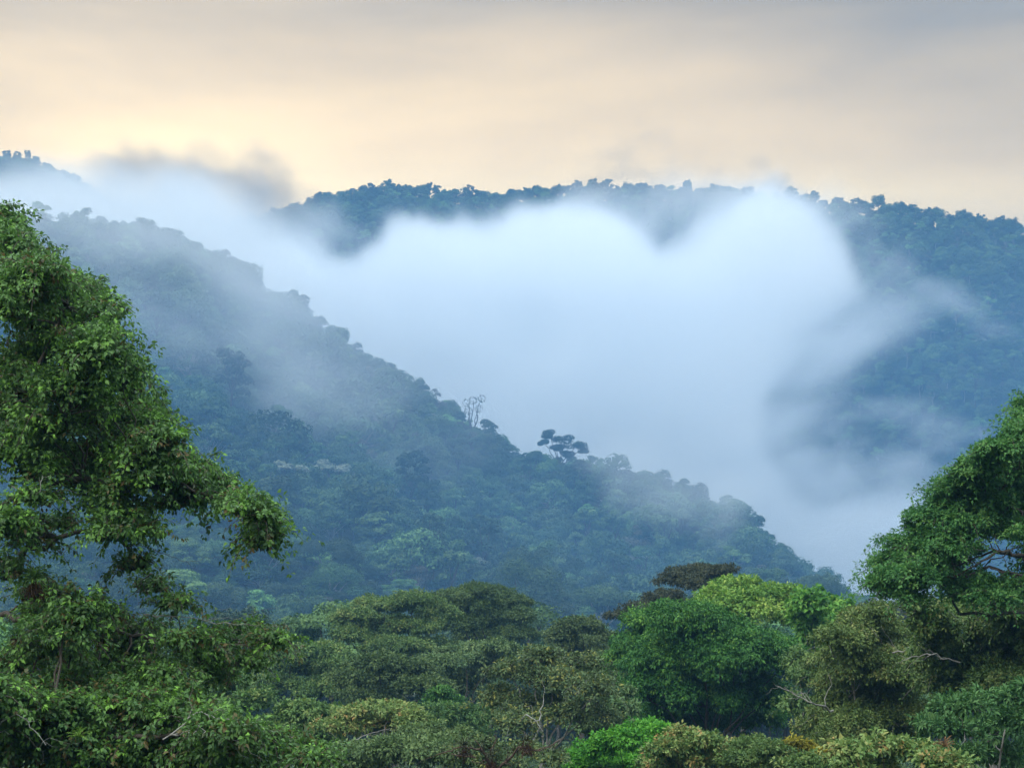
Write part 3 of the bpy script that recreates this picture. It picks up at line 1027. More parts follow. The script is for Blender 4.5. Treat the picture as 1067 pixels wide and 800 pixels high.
def build_right_trees():
    Y = 62
    cl = [(1066, 424, 13, 10), (1072, 452, 34, 14), (1050, 470, 34, 15), (1018, 490, 28, 13), (1058, 498, 34, 14), (990, 512, 26, 12), (1030, 522, 36, 12),
          (968, 540, 26, 12), (1004, 546, 32, 11), (1060, 536, 30, 12), (1090, 500, 40, 30), (944, 566, 24, 11), (980, 572, 30, 11), (925, 588, 22, 11),
          (955, 600, 32, 12), (990, 600, 26, 11), (912, 610, 18, 10), (1054, 612, 24, 9), (1046, 556, 30, 7), (1085, 590, 24, 20), (1004, 622, 22, 9), (940, 622, 26, 10), (1008, 574, 18, 9), (1072, 560, 22, 12), (1020, 606, 18, 8), (1066, 622, 26, 10), (1036, 626, 24, 9)]
    cl = [(a, b, c, d, Y + 3.0 * math.sin(a * 0.06 + b * 0.05)) for a, b, c, d in cl]
    limbs = [[(1066, 580, 62), (1035, 574, 62), (1000, 588, 62)], [(1062, 600, 62), (1030, 590, 61.5), (1008, 600, 61), (960, 600, 61)],
             [(1075, 540, 62), (1040, 520, 62), (990, 525, 62), (950, 565, 62)], [(1080, 500, 63), (1060, 470, 63)], [(1000, 640, 62), (985, 610, 62)]]
    root, O, rng = frame_tree('layered_tree', 'green tree with flat spreading tiers of small leaves at the right edge', (1088, 62), limbs, cl, 'tier', 0.13, cover=0.95,
                              aspect=0.5, droop=0.1, k=6, sub=(18, 0.37), shell=0.9, trunk_r=0.3, limb_r=0.22, fork=(1086, 640, 62), flat=0.75, seed=2, sd=0.15, fill=0.75, shoots=(14, 0.7))
    bare_branch(root, O, rng, [(1067, 578, 61), (1040, 574, 60.6), (1018, 588, 60.6), (1000, 598, 60.6)], 0.11, BARK_DARK, twigs=2, label='dark bare limb in the crown gap')
    bare_branch(root, O, rng, [(1067, 600, 61), (1045, 596, 60.6), (1028, 590, 60.6)], 0.09, BARK_DARK, twigs=2, label='dark bare limb in the crown gap')

    cl = [(905, 648, 34, 16), (880, 668, 30, 16), (930, 668, 36, 18), (862, 700, 26, 20), (905, 700, 40, 22), (950, 700, 36, 22), (870, 735, 30, 20),
          (915, 738, 40, 22), (855, 760, 24, 16), (890, 764, 36, 16), (945, 750, 34, 20), (870, 780, 34, 14), (920, 778, 34, 14)]
    root, O, rng = frame_tree('olive_tree', 'fine leaved olive green tree right of the round dark green tree', (900, 76), [[(890, 720, 76)], [(930, 690, 76)]],
                              [(*c, 76 + 3 * math.sin(c[0] * 0.09)) for c in cl], 'olive', 0.15, cover=1.2, aspect=0.42, k=7, sub=(12, 0.42), shell=0.75, trunk_r=0.22,
                              seed=3, bark=BARK_GREY, sd=0.18, fill=0.7, shoots=(10, 0.6))
    bare_branch(root, O, rng, [(868, 740, 73), (846, 732, 72), (826, 722, 72), (808, 714, 72)], 0.07, BARK_GREY, twigs=3, label='grey bare branch reaching left')
    bare_branch(root, O, rng, [(930, 680, 72), (960, 674, 71), (985, 682, 71)], 0.05, BARK_GREY, twigs=2, label='thin grey bare branch')

    cl = [(960, 634, 30, 11), (1005, 636, 34, 11), (1050, 638, 34, 12), (975, 652, 36, 16), (1025, 648, 38, 16), (1067, 650, 34, 20), (985, 684, 38, 18), (1030, 684, 40, 20), (1075, 690, 36, 24), (990, 715, 36, 16), (1045, 716, 40, 16)]
    root, O, rng = frame_tree('tangled_tree', 'tangled grey green tree below the flat tiers at the right edge', (1035, 70), [[(1000, 690, 70)], [(1050, 680, 70)]],
                              [(*c, 70 + 2.5 * math.sin(c[0] * 0.07)) for c in cl], 'olive', 0.16, cover=1.0, aspect=0.45, k=6, sub=(11, 0.42), shell=0.8, trunk_r=0.24,
                              seed=4, bark=BARK_GREY, sd=0.2, fill=0.7, shoots=(10, 0.6))
    bare_branch(root, O, rng, [(1000, 690, 67), (970, 682, 66), (950, 684, 66), (935, 690, 66)], 0.05, BARK_GREY, twigs=3, label='thin pale bare branch')

    cl = [(1000, 738, 34, 13), (1045, 730, 38, 13), (980, 760, 30, 12), (1025, 762, 38, 14), (1070, 755, 34, 18), (1050, 790, 40, 16), (1000, 790, 30, 14), (1085, 720, 30, 16)]
    root, O, rng = frame_tree('fern_leaved_tree', 'dark green feathery tree in the lower right corner', (1030, 55), [[(1005, 760, 55)], [(1050, 750, 55)]],
                              [(*c, 55 + 2 * math.sin(c[0] * 0.08)) for c in cl], 'fern', 0.2, cover=1.1, aspect=0.36, k=9, sub=(12, 0.44), shell=0.6, trunk_r=0.13,
                              seed=5, flat=0.6, spread=0.8, sd=0.16, bark=BARK_GREY)

    cl = [(885, 784, 26, 12), (920, 778, 30, 12), (955, 786, 30, 13), (985, 800, 30, 14), (900, 802, 36, 12)]
    root, O, rng = frame_tree('mixed_shrub', 'green and yellowing broad leaved shrub in the bottom right foreground', (925, 50), [], [(*c, 50 + math.sin(c[0])) for c in cl],
                              'tan', 0.15, cover=1.2, aspect=0.6, k=6, sub=(10, 0.45), trunk_r=0.09, seed=6, cat='shrub', stem_name='stem')
    bromeliad(root, O, rng, (985, 778, 48.5), 0.36, LEAF['rust'], 34, skirt=False, label='rusty orange rosette of strap leaves')


def build_middle_trees():
    def tr(name, label, base, Y, cl, leaf, L, **kw):
        dy = kw.pop('dy', 0.03)
        return frame_tree(name, label, (base, Y), kw.pop('limbs', []), [(c[0], c[1], c[2], c[3], Y * (1 + dy * math.sin(c[0] * 0.11 + c[1] * 0.07)), *c[4:]) for c in cl], leaf, L, **kw)

    tr('round_tree', 'dense deep green tree with a round crown', 742, 110,
       [(722, 650, 42, 22), (684, 655, 34, 24), (770, 668, 40, 20), (800, 676, 26, 18), (662, 688, 26, 28), (812, 690, 26, 30), (700, 695, 46, 32), (755, 690, 52, 34), (735, 728, 56, 26), (795, 726, 34, 24), (678, 724, 30, 20), (735, 752, 54, 16), (690, 744, 30, 16), (790, 748, 30, 14)],
       'feather', 0.21, cover=1.5, aspect=0.36, droop=0.75, k=7, sub=(16, 0.40), shell=0.5, trunk_r=0.35, seed=10, sd=0.17, shoots=(14, 0.9))
    tr('yellow_green_tree', 'bright yellow green tree rising behind the round dark green crown', 775, 128,
       [(774, 616, 32, 12), (744, 624, 26, 12), (806, 624, 26, 15), (770, 636, 42, 18), (815, 644, 22, 18), (728, 634, 18, 10)],
       'fresh', 0.26, cover=1.5, aspect=0.55, k=6, sub=(13, 0.42), trunk_r=0.25, seed=11)
    tr('large_leaved_tree', 'bright green large leaved tree beside the olive tree', 850, 118,
       [(846, 630, 24, 14), (868, 634, 20, 13), (838, 650, 22, 16), (862, 656, 26, 18), (850, 672, 24, 14)],
       'fresh_broad', 0.32, cover=1.5, aspect=0.75, k=5, sub=(11, 0.45), trunk_r=0.22, seed=12)
    tr('flat_topped_tree', 'dark brownish flat topped tree behind the round green tree', 722, 185,
       [(728, 598, 30, 8), (752, 596, 18, 7), (705, 606, 24, 8), (735, 608, 32, 8), (690, 622, 22, 8), (668, 636, 26, 7), (648, 642, 16, 6), (700, 634, 30, 10)],
       'umber', 0.25, cover=1.5, aspect=0.5, k=6, sub=(13, 0.42), flat=0.7, trunk_r=0.4, seed=13)
    tr('umbrella_tree', 'broad umbrella crowned dull green tree, left one of the two above the lower canopy', 415, 190,
       [(400, 632, 34, 10), (370, 644, 24, 10), (432, 628, 32, 10), (456, 640, 24, 10), (395, 652, 40, 11), (438, 654, 36, 12), (365, 664, 26, 9), (410, 674, 42, 11), (450, 676, 30, 12)],
       'canopy', 0.25, cover=1.6, aspect=0.5, k=6, sub=(16, 0.38), flat=0.75, trunk_r=0.45, seed=14, sd=0.18)
    tr('umbrella_tree', 'tall rounded umbrella tree darker than its neighbour, overlapping it on the right', 510, 208,
       [(500, 618, 36, 9), (470, 624, 26, 9), (530, 628, 26, 10), (545, 644, 18, 10), (490, 634, 36, 11), (520, 644, 34, 12), (482, 652, 32, 11), (535, 662, 24, 12), (505, 664, 36, 12)],
       'canopy_dark', 0.25, cover=1.6, aspect=0.5, k=6, sub=(16, 0.38), flat=0.75, trunk_r=0.45, seed=15)
    tr('domed_tree', 'small dark domed tree left of the round green tree', 605, 180,
       [(604, 654, 26, 9), (585, 664, 18, 9), (622, 666, 20, 10), (602, 674, 28, 11), (628, 684, 20, 11), (592, 690, 26, 11)],
       'canopy_dark', 0.30, cover=1.6, aspect=0.5, k=6, sub=(14, 0.40), flat=0.8, trunk_r=0.32, seed=16)
    tr('rolling_canopy_tree', 'dull green wide tree just right of the drooping leafy arm', 320, 160,
       [(300, 682, 34, 10), (335, 680, 34, 10), (270, 694, 28, 10), (315, 698, 40, 12), (355, 698, 34, 12), (285, 714, 32, 12), (335, 718, 40, 13)],
       'canopy', 0.27, cover=1.6, aspect=0.5, k=6, sub=(16, 0.38), flat=0.8, trunk_r=0.38, seed=17)
    tr('rolling_canopy_tree', 'dark wide tree in front of the left umbrella crown', 408, 150,
       [(395, 694, 36, 11), (430, 700, 34, 11), (372, 710, 32, 11), (412, 716, 42, 13), (448, 716, 28, 12), (385, 730, 36, 11)],
       'canopy_dark', 0.27, cover=1.6, aspect=0.5, k=6, sub=(16, 0.38), flat=0.8, trunk_r=0.38, seed=18)
    tr('grey_green_tree', 'grey green tree below the right umbrella crown', 485, 165,
       [(482, 682, 32, 10), (460, 694, 26, 11), (508, 690, 26, 11), (485, 704, 36, 13), (465, 718, 30, 12), (520, 676, 18, 9)],
       'canopy_blue', 0.26, cover=1.5, aspect=0.5, k=6, sub=(14, 0.40), flat=0.85, trunk_r=0.32, seed=19)
    tr('pale_flowering_tree', 'small green tree with pale cream tips beside the lower left foliage', 240, 105,
       [(238, 718, 24, 14), (262, 734, 24, 14), (225, 738, 26, 16), (215, 708, 16, 10, 0.95)],
       'canopy', 0.24, cover=1.5, aspect=0.5, k=6, sub=(12, 0.42), trunk_r=0.2, seed=20, sd=0.2)
    root, O, rng = tr('thin_crowned_tree', 'thin crowned brownish tree with bare twigs in the middle of the near canopy', 565, 95,
       [(560, 686, 30, 10), (600, 694, 28, 12), (532, 700, 26, 11), (575, 712, 40, 15), (618, 718, 26, 14), (520, 728, 30, 13), (560, 740, 40, 16), (605, 748, 34, 16), (535, 756, 32, 14)],
       'sparse', 0.2, shoots=(12, 0.9), cover=0.8, aspect=0.5, k=5, sub=(12, 0.44), shell=0.9, trunk_r=0.28, seed=21, sd=0.2, bark=BARK_GREY)
    bare_branch(root, O, rng, [(530, 766, 92), (548, 744, 91), (558, 750, 91), (566, 762, 91)], 0.07, BARK_PALE, twigs=1, label='white bare branch')
    bare_branch(root, O, rng, [(556, 780, 92), (562, 750, 91), (566, 725, 91)], 0.09, BARK_PALE, twigs=1, label='pale upright stem')
    tr('fresh_sapling', 'small fresh green sapling in front of the dark wide tree', 462, 120,
       [(460, 722, 12, 8), (472, 730, 10, 7), (452, 734, 11, 7)], 'feather', 0.2, cover=1.3, aspect=0.5, k=6, sub=(9, 0.42), trunk_r=0.12, seed=40, shoots=(8, 0.6))
    tr('grey_green_tree', 'grey green tree filling the gap between the thin brownish tree and the small domed tree', 640, 140,
       [(640, 692, 22, 12), (622, 704, 22, 12), (652, 706, 22, 13), (636, 720, 26, 12)], 'canopy_blue', 0.24, cover=1.4, aspect=0.5, k=6, sub=(13, 0.40), trunk_r=0.2, seed=41, shoots=(8, 0.8))
    tr('dull_green_tree', 'dull green tree peeping out between the round tree and the olive tree', 838, 100,
       [(832, 690, 16, 14), (842, 712, 18, 14), (830, 736, 20, 14), (848, 748, 20, 14)], 'canopy', 0.22, cover=1.4, aspect=0.5, k=6, sub=(12, 0.40), trunk_r=0.2, seed=42, shoots=(8, 0.7))
    tr('broad_canopy_tree', 'wide dull green tree low in the canopy at the left of the thin brownish tree', 470, 120,
       [(470, 744, 28, 11), (500, 752, 26, 12), (455, 758, 26, 11), (488, 766, 28, 11)], 'canopy', 0.22, cover=1.4, aspect=0.5, k=6, sub=(13, 0.40), trunk_r=0.2, seed=43, shoots=(8, 0.7))
    tr('small_green_tree', 'small fresh green tree between the thin brownish tree and the round tree', 630, 104,
       [(625, 732, 22, 11), (608, 742, 20, 11), (645, 742, 20, 12), (628, 756, 28, 12), (650, 724, 14, 8)],
       'canopy_blue', 0.24, cover=1.4, aspect=0.5, k=6, sub=(12, 0.42), trunk_r=0.18, seed=22)
    root, O, rng = tr('pale_shrub_tree', 'pale yellowish green tree with grey twigs low in the canopy', 390, 92,
       [(378, 744, 30, 9), (408, 742, 30, 9), (355, 756, 26, 10), (392, 758, 36, 11), (430, 752, 24, 10), (446, 758, 18, 8)],
       'tan', 0.2, cover=1.3, aspect=0.48, k=6, sub=(13, 0.40), trunk_r=0.2, seed=23, flat=0.8, bark=BARK_GREY)
    bare_branch(root, O, rng, [(350, 790, 88), (366, 772, 87), (385, 764, 87), (405, 760, 87)], 0.06, BARK_GREY, twigs=4, label='grey bare twigs')
    tr('mid_green_tree', 'mid green tree behind the lower left leaves', 320, 96,
       [(318, 742, 28, 12), (342, 748, 24, 12), (300, 756, 26, 12), (330, 768, 34, 14)],
       'canopy', 0.22, cover=1.5, aspect=0.5, k=6, sub=(13, 0.40), trunk_r=0.2, seed=24)
    tr('leafy_shrub', 'light green leafy shrub at the bottom left of centre', 430, 78,
       [(440, 768, 30, 11), (475, 772, 24, 11), (410, 782, 32, 13), (452, 788, 40, 14), (380, 794, 34, 13), (485, 792, 20, 12), (362, 784, 20, 10)],
       'canopy_blue', 0.18, cover=1.4, aspect=0.5, k=6, sub=(14, 0.40), trunk_r=0.14, seed=25, cat='shrub', stem_name='stem')
    root, O, rng = tr('mossy_tree', 'half bare mossy tree with bromeliads at the bottom centre', 520, 60,
       [(480, 786, 22, 9), (505, 778, 22, 8), (545, 782, 26, 9), (575, 790, 26, 10), (520, 798, 30, 9)],
       'sparse', 0.14, cover=0.6, aspect=0.5, k=5, sub=(10, 0.46), shell=0.9, trunk_r=0.14, seed=26, sd=0.2, bark=BARK_RUST,
       limbs=[[(500, 790, 60), (470, 785, 60)], [(545, 785, 60), (575, 778, 60)]])
    bare_branch(root, O, rng, [(515, 800, 59), (500, 780, 58.6), (480, 778, 58.5), (455, 786, 58.5)], 0.09, BARK_RUST, twigs=4, label='mossy brown bare limb')
    bare_branch(root, O, rng, [(520, 800, 59), (540, 778, 58.6), (560, 782, 58.5), (585, 770, 58.5)], 0.08, BARK_RUST, twigs=4, label='mossy brown bare limb')
    bare_branch(root, O, rng, [(512, 800, 59), (512, 780, 58.6), (518, 768, 58.5)], 0.07, BARK_RUST, twigs=3, label='mossy brown bare limb')
    for q in ((484, 776, 58.3), (512, 790, 58.3), (548, 772, 58.3)):
        bromeliad(root, O, rng, q, 0.42, LEAF['umber'], 34)
    tr('lime_shrub', 'bright lime green rounded shrub at the bottom of the picture', 650, 78,
       [(672, 762, 22, 10), (645, 770, 22, 10), (620, 782, 24, 11), (655, 784, 30, 12), (690, 766, 18, 11), (605, 796, 24, 11), (640, 798, 36, 12), (690, 784, 20, 12)],
       'lime', 0.17, cover=1.6, aspect=0.55, k=6, sub=(15, 0.40), shell=0.45, trunk_r=0.12, seed=27, cat='shrub', stem_name='stem')
    tr('yellowing_shrub', 'yellowing tan and green shrub right of the lime green shrub', 720, 68,
       [(712, 768, 22, 9), (738, 776, 26, 10), (695, 784, 22, 11), (725, 792, 34, 12), (765, 782, 24, 10), (690, 802, 26, 10), (760, 798, 30, 10)],
       'tan', 0.15, cover=1.4, aspect=0.6, k=6, sub=(14, 0.40), trunk_r=0.1, seed=28, cat='shrub', stem_name='stem', sd=0.22)
    tr('grey_shrub', 'low grey green shrub between yellowing shrub and golden shrub', 790, 66,
       [(785, 778, 22, 9), (806, 784, 22, 10), (780, 794, 30, 11), (820, 797, 24, 9)],
       'olive', 0.14, cover=1.4, aspect=0.5, k=6, sub=(13, 0.40), trunk_r=0.1, seed=29, cat='shrub', stem_name='stem')
    tr('golden_shrub', 'small golden yellow shrub at the foot of the olive tree', 832, 64,
       [(826, 774, 11, 6), (840, 780, 13, 7), (853, 788, 14, 8)],
       'gold', 0.14, cover=1.1, aspect=0.55, k=6, sub=(10, 0.42), trunk_r=0.07, seed=30, cat='shrub', stem_name='stem')
    tr('green_shrub', 'plain green shrub below the golden shrub', 850, 60,
       [(850, 797, 22, 9), (872, 790, 18, 9), (828, 800, 20, 8)],
       'canopy', 0.14, cover=1.3, aspect=0.55, k=6, sub=(12, 0.42), trunk_r=0.07, seed=31, cat='shrub', stem_name='stem')


build_left_tree()
build_right_trees()
build_middle_trees()


def build_undergrowth():
    """low bushes and saplings on the slope under the trees"""
    rng = np.random.default_rng(8)
    n = 26000
    r = np.sqrt(rng.uniform(20 ** 2, 345 ** 2, n))
    th = rng.uniform(-0.42, 0.42, n)
    x, y = r * np.sin(th), r * np.cos(th)
    z = height(x, y)
    P = np.stack([x, y, z + rng.uniform(0.0, 2.2, n) * np.clip(r / 60, 0.4, 1)], -1)
    lv = Leaves()
    leaf_sprigs(lv, rng, P, np.tile([0, 0, 1.0], (n, 1)), 5, 0.55, 0.55, 0.1, 1.0, 0.8, 0.5, 0.2)
    V, Q, T = lv.arrays()
    o = link('undergrowth', make_mesh('undergrowth', V, [Q], [LEAF['canopy_dark']], tint=T))
    tag(o, 'tangled green undergrowth on the slope below the near trees', 'undergrowth', kind='stuff')


build_undergrowth()

# ------------------------------------------------------------------ fog and haze
NF = Noise(9)


def poly_mask(polys, x0, x1, y0, y1, step):
    """opacity map over photo px/rows from soft outlines; polys = (points, opacity, softness in px)"""
    gx, gy = np.arange(x0, x1, step), np.arange(y0, y1, step)
    PX, PY = np.meshgrid(gx, gy, indexing='ij')
    tau = np.zeros(PX.shape)
    for pts, op, soft in polys:
        pts = np.array(pts, float)
        inside = np.zeros(PX.shape, bool)
        dmin = np.full(PX.shape, 1e9)
        for (ax, ay), (bx, by) in zip(pts, np.roll(pts, -1, 0)):
            hit = ((ay > PY) != (by > PY)) & (PX < (bx - ax) * (PY - ay) / ((by - ay) or 1e-9) + ax)
            inside ^= hit
            ex, ey = bx - ax, by - ay
            t = np.clip(((PX - ax) * ex + (PY - ay) * ey) / (ex * ex + ey * ey + 1e-9), 0, 1)
            dmin = np.minimum(dmin, np.hypot(PX - ax - t * ex, PY - ay - t * ey))
        sd = np.where(inside, dmin, -dmin) / soft
        m = np.clip(0.5 + 0.5 * sd, 0, 1)
        m = m * m * (3 - 2 * m)
        tau += -math.log(1 - op) * m
    return gx, gy, tau


def sample_map(gx, gy, m, px, row):
    fx = np.clip((px - gx[0]) / (gx[1] - gx[0]), 0, len(gx) - 1.001)
    fy = np.clip((row - gy[0]) / (gy[1] - gy[0]), 0, len(gy) - 1.001)
    i, j = fx.astype(int), fy.astype(int)
    a, b = fx - i, fy - j
    return m[i, j] * (1 - a) * (1 - b) + m[i + 1, j] * a * (1 - b) + m[i, j + 1] * (1 - a) * b + m[i + 1, j + 1] * a * b


def fog_volume(name, label, lo, hi, res, polys, depth, mat, warp=14.0, freq=1 / 90.0, ragged=0.5, seed=0):
    nx, ny, nz = res
    xs, ys, zs = (np.linspace(lo[k], hi[k], res[k]) for k in range(3))
    X, Y, Z = np.meshgrid(xs, ys, zs, indexing='ij')
    P = np.stack([X, Y, Z], -1)
    px, row = proj(P)
    q = P * freq * np.array([1.0, 0.06, 1.0]) + seed * 3.7     # billows drawn out along the valley
    w1 = NF.fbm(q, 5, 0.62) - 0.5
    w2 = NF.fbm(q + 11.7, 5, 0.62) - 0.5
    w3 = NF.fbm(q * 0.6 + 23.1, 3) - 0.5
    f1 = NF.fbm(q * 3.4 + 31.0, 3, 0.6) - 0.5
    f2 = NF.fbm(q * 3.4 + 47.0, 3, 0.6) - 0.5
    gx, gy, tau = poly_mask(polys, -120, 1190, 60, 760, 3)
    t = sample_map(gx, gy, tau, px + w1 * warp * 4 + f1 * warp * 3.6, row + w2 * warp * 4 + f2 * warp * 3.6)
    yc, half = depth(px, row)
    body = np.sqrt(np.clip(t / 3.5, 0.02, 1))                # rounder where it is thick
    half = half * (0.35 + 0.65 * body) * (1 + 0.8 * w3)
    dz = np.abs(Y - yc - w3 * half * 0.8) / np.maximum(half, 1)
    prof = np.clip(1.35 * (1 - dz), 0, 1)
    n5 = NF.fbm(q * np.array([1.6, 1.6, 2.6]) + 5.0, 5, 0.62) - 0.5
    rag = np.clip(1 + ragged * 6.5 * n5 / (0.45 + t * 0.55), 0.0, 2.4)
    dens = t / (2 * half * 0.63) * prof * rag
    # empty margins so that no face of the box shows
    edge = np.minimum.reduce([np.clip((P[..., k] - lo[k]) / (0.06 * (hi[k] - lo[k])), 0, 1) * np.clip((hi[k] - P[..., k]) / (0.06 * (hi[k] - lo[k])), 0, 1) for k in range(3)])
    dens = np.where(dens < 2e-5, 0, dens) * edge
    me = bpy.data.meshes.new(name)
    me.vertices.add(dens.size)
    me.vertices.foreach_set('co', P.astype(np.float32).ravel())
    a = me.attributes.new('dens', 'FLOAT', 'POINT')
    a.data.foreach_set('value', dens.astype(np.float32).ravel())
    me.materials.append(mat)
    o = link(name, me)
    tag(o, label, 'fog', kind='stuff')
    ng = bpy.data.node_groups.new(name + '_volume', 'GeometryNodeTree')
    ng.interface.new_socket('Geometry', in_out='INPUT', socket_type='NodeSocketGeometry')
    ng.interface.new_socket('Geometry', in_out='OUTPUT', socket_type='NodeSocketGeometry')
    g = NT(ng)
    gi = g.n('NodeGroupInput')
    sep = g.n('ShaderNodeSeparateXYZ', {0: g.n('GeometryNodeInputPosition').outputs[0]})
    ids = []
    for k in range(3):
        f = g.math('DIVIDE', g.math('SUBTRACT', sep.outputs[k], lo[k]), (hi[k] - lo[k]) / (res[k] - 1))
        ids.append(g.math('ROUND', f))
    index = g.math('ADD', g.math('MULTIPLY', g.math('ADD', g.math('MULTIPLY', ids[0], ny), ids[1]), nz), ids[2])
    na = g.n('GeometryNodeInputNamedAttribute', {'Name': 'dens'}, data_type='FLOAT')
    si = g.n('GeometryNodeSampleIndex', {'Geometry': gi.outputs[0], 'Value': na.outputs[0], 'Index': index}, data_type='FLOAT', domain='POINT')
    vc = g.n('GeometryNodeVolumeCube', {'Density': si.outputs[0], 'Background': 0.0, 'Min': lo, 'Max': hi,
                                        'Resolution X': nx, 'Resolution Y': ny, 'Resolution Z': nz})
    sm = g.n('GeometryNodeSetMaterial', {'Geometry': vc.outputs[0], 'Material': mat})
    g.n('NodeGroupOutput', {0: sm.outputs[0]})
    md = o.modifiers.new('volume', 'NODES')
    md.node_group = ng
    return o


MAIN_FOG = [
    ([(330, 285), (355, 284), (385, 270), (402, 258), (432, 248), (470, 246), (512, 254), (540, 242), (580, 231), (612, 231), (640, 248),
      (662, 270), (690, 284), (715, 266), (740, 238), (768, 218), (800, 212), (828, 218), (850, 234), (876, 256), (892, 280), (894, 300),
      (870, 320), (842, 338), (822, 356), (806, 385), (790, 415), (782, 445), (788, 470), (800, 495), (824, 522), (850, 540), (900, 530),
      (960, 525), (1000, 565), (960, 640), (880, 660), (840, 600), (760, 560), (600, 520), (480, 470), (400, 420), (330, 370), (270, 330), (270, 280), (300, 270)], 0.975, 16),
    ([(-80, 240), (-80, 188), (40, 188), (110, 196), (200, 206), (255, 224), (300, 255), (340, 290), (340, 380), (280, 340), (200, 270), (100, 248)], 0.90, 30),
    ([(735, 225), (748, 200), (780, 192), (812, 196), (840, 225), (800, 240)], 0.55, 18),
    ([(585, 205), (640, 205), (735, 205), (750, 250), (700, 300), (640, 285)], 0.36, 24),
    ([(790, 205), (850, 208), (920, 250), (950, 320), (890, 390), (820, 380)], 0.36, 34),
    ([(300, 215), (340, 215), (348, 250), (335, 300), (330, 320), (290, 290)], 0.4, 22),
    ([(370, 250), (470, 232), (540, 232), (610, 215), (660, 255), (560, 300), (400, 300)], 0.3, 22),
    ([(760, 330), (835, 345), (860, 400), (850, 460), (870, 520), (800, 540), (740, 480)], 0.62, 50),
    ([(730, 350), (800, 350), (835, 400), (850, 470), (880, 540), (800, 560), (720, 470)], 0.6, 64),
    ([(800, 350), (870, 330), (900, 345), (880, 385), (820, 400)], 0.35, 24),
    ([(830, 490), (900, 500), (975, 480), (1010, 520), (960, 560), (860, 560)], 0.55, 40),
]
RIDGE_CLOUD = [
    ([(90, 205), (98, 172), (130, 156), (172, 163), (222, 152), (268, 157), (296, 176), (314, 206), (292, 230), (200, 240)], 0.70, 20),
    ([(80, 215), (150, 185), (260, 185), (330, 225), (300, 250), (120, 245)], 0.4, 20),
    ([(-60, 182), (60, 184), (100, 196), (60, 214), (-60, 210)], 0.5, 12),
]
TORN_CLOUD = [
    ([(590, 200), (640, 165), (690, 126), (696, 150), (690, 175), (750, 190), (745, 210), (600, 215)], 0.16, 16),
    ([(728, 210), (742, 182), (780, 173), (818, 182), (842, 210)], 0.4, 12),
]
RIDGE_WISPS = [
    ([(862, 432), (930, 420), (1000, 436), (1030, 452), (1000, 455), (930, 440), (868, 446)], 0.30, 18),
    ([(955, 300), (985, 290), (1018, 308), (1052, 345), (1036, 345), (1005, 325), (975, 312)], 0.28, 15),
    ([(850, 352), (930, 318), (1000, 300), (1000, 312), (935, 336), (870, 378)], 0.22, 20),
    ([(880, 215), (940, 240), (960, 290), (910, 290)], 0.16, 24),
    ([(800, 470), (860, 440), (900, 450), (890, 500), (830, 520)], 0.30, 24),
    ([(900, 480), (960, 455), (1067, 478), (1067, 492), (1000, 486), (930, 505)], 0.34, 16),
    ([(950, 520), (1010, 490), (1067, 510), (1067, 560), (960, 560)], 0.26, 24),
]
SLOPE_MIST = [
    ([(0, 195), (210, 195), (310, 260), (390, 340), (350, 420), (240, 370), (120, 310), (20, 260)], 0.22, 60),
    ([(160, 205), (280, 245), (330, 310), (270, 330), (180, 280)], 0.20, 50),
    ([(230, 320), (330, 320), (430, 390), (490, 450), (430, 480), (290, 430)], 0.22, 60),
    ([(100, 250), (210, 270), (260, 360), (170, 370)], 0.15, 50),
    ([(625, 466), (680, 458), (730, 476), (780, 515), (765, 548), (690, 520), (640, 505)], 0.55, 30),
    ([(-30, 196), (120, 198), (230, 220), (310, 272), (345, 322), (300, 322), (200, 272), (60, 246), (-30, 246)], 0.45, 34),
]


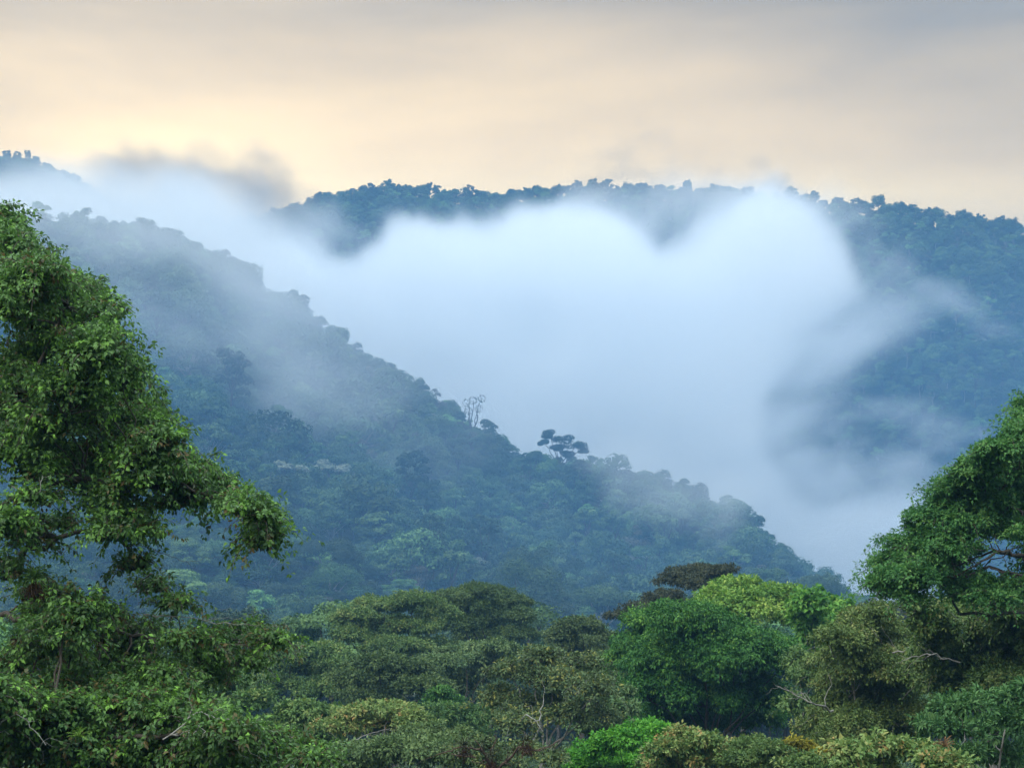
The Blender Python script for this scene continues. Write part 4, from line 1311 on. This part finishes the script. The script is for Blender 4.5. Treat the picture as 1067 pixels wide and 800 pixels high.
def build_fog():
    fog = volume_material('fog', (0.945, 0.975, 1.0), 1.0, 0.4)
    fog_volume('valley_fog', 'thick white fog bank filling the valley below the far ridge', (-345.0, 740.0, -50.0), (345.0, 1420.0, 292.0), (260, 46, 130),
               MAIN_FOG, lambda px, row: (np.clip(1120 - (px - 300) * 0.22, 1000, 1120), 225.0), fog, warp=15, freq=1 / 75.0, ragged=0.9)
    grey = volume_material('backlit_grey_cloud', (0.56, 0.48, 0.39), 1.0)  # dim grey-brown albedo puts the clouds' backlit shade into their colour
    fog_volume('ridge_cloud', 'small grey cloud cap hanging over the saddle at the left', (-500.0, 1430.0, 225.0), (-120.0, 1610.0, 335.0), (96, 31, 45),
               RIDGE_CLOUD, lambda px, row: (1520.0, 60.0), grey, warp=6, freq=1 / 50.0, ragged=0.6, seed=6)
    fog_volume('torn_cloud', 'faint torn grey cloud rising above the middle of the far ridge', (0.0, 1430.0, 225.0), (280.0, 1610.0, 343.0), (71, 31, 50),
               TORN_CLOUD, lambda px, row: (1520.0, 60.0), grey, warp=10, freq=1 / 40.0, ragged=1.2, seed=8)
    fog_volume('ridge_mist', 'thin torn wisps of mist on the right side of the far ridge', (120.0, 1000.0, 20.0), (380.0, 1300.0, 260.0), (88, 41, 81),
               RIDGE_WISPS, lambda px, row: (1140.0, 60.0), fog, warp=6, freq=1 / 45.0, ragged=0.45, seed=2)
    fog_volume('slope_mist', 'thin grey mist drifting over the upper part of the spur', (-200.0, 440.0, -25.0), (110.0, 740.0, 150.0), (104, 41, 81),
               SLOPE_MIST, lambda px, row: (600.0, 70.0), fog, warp=18, freq=1 / 60.0, ragged=0.32, seed=4)


build_fog()


def build_haze():
    lo, hi = (-9500, -9500, -160), (9500, 9500, 345)
    V = np.array([[x, y, z] for x in (lo[0], hi[0]) for y in (lo[1], hi[1]) for z in (lo[2], hi[2])], float)
    Q = np.array([[0, 1, 3, 2], [4, 6, 7, 5], [0, 4, 5, 1], [2, 3, 7, 6], [0, 2, 6, 4], [1, 5, 7, 3]])
    me = make_mesh('haze', V, [Q], [volume_material('haze_air', HAZE_COLOR, HAZE_DENSITY)])
    tag(link('haze', me), 'blue morning haze in the valley air', 'haze', kind='stuff')


def build_valley_mist():
    lo, hi = (-900, 232, -80), (900, 585, 70)
    V = np.array([[x, y, z] for x in (lo[0], hi[0]) for y in (lo[1], hi[1]) for z in (lo[2], hi[2])], float)
    Q = np.array([[0, 1, 3, 2], [4, 6, 7, 5], [0, 4, 5, 1], [2, 3, 7, 6], [0, 2, 6, 4], [1, 5, 7, 3]])
    me = make_mesh('valley_mist', V, [Q], [volume_material('valley_air', (0.16, 0.36, 0.64), 0.0010)])
    tag(link('valley_mist', me), 'thin blue mist lying in the valley between the near trees and the spur', 'mist', kind='stuff')


build_valley_mist()
HAZE_COLOR, HAZE_DENSITY = (0.145, 0.33, 0.56), 0.00034
build_haze()
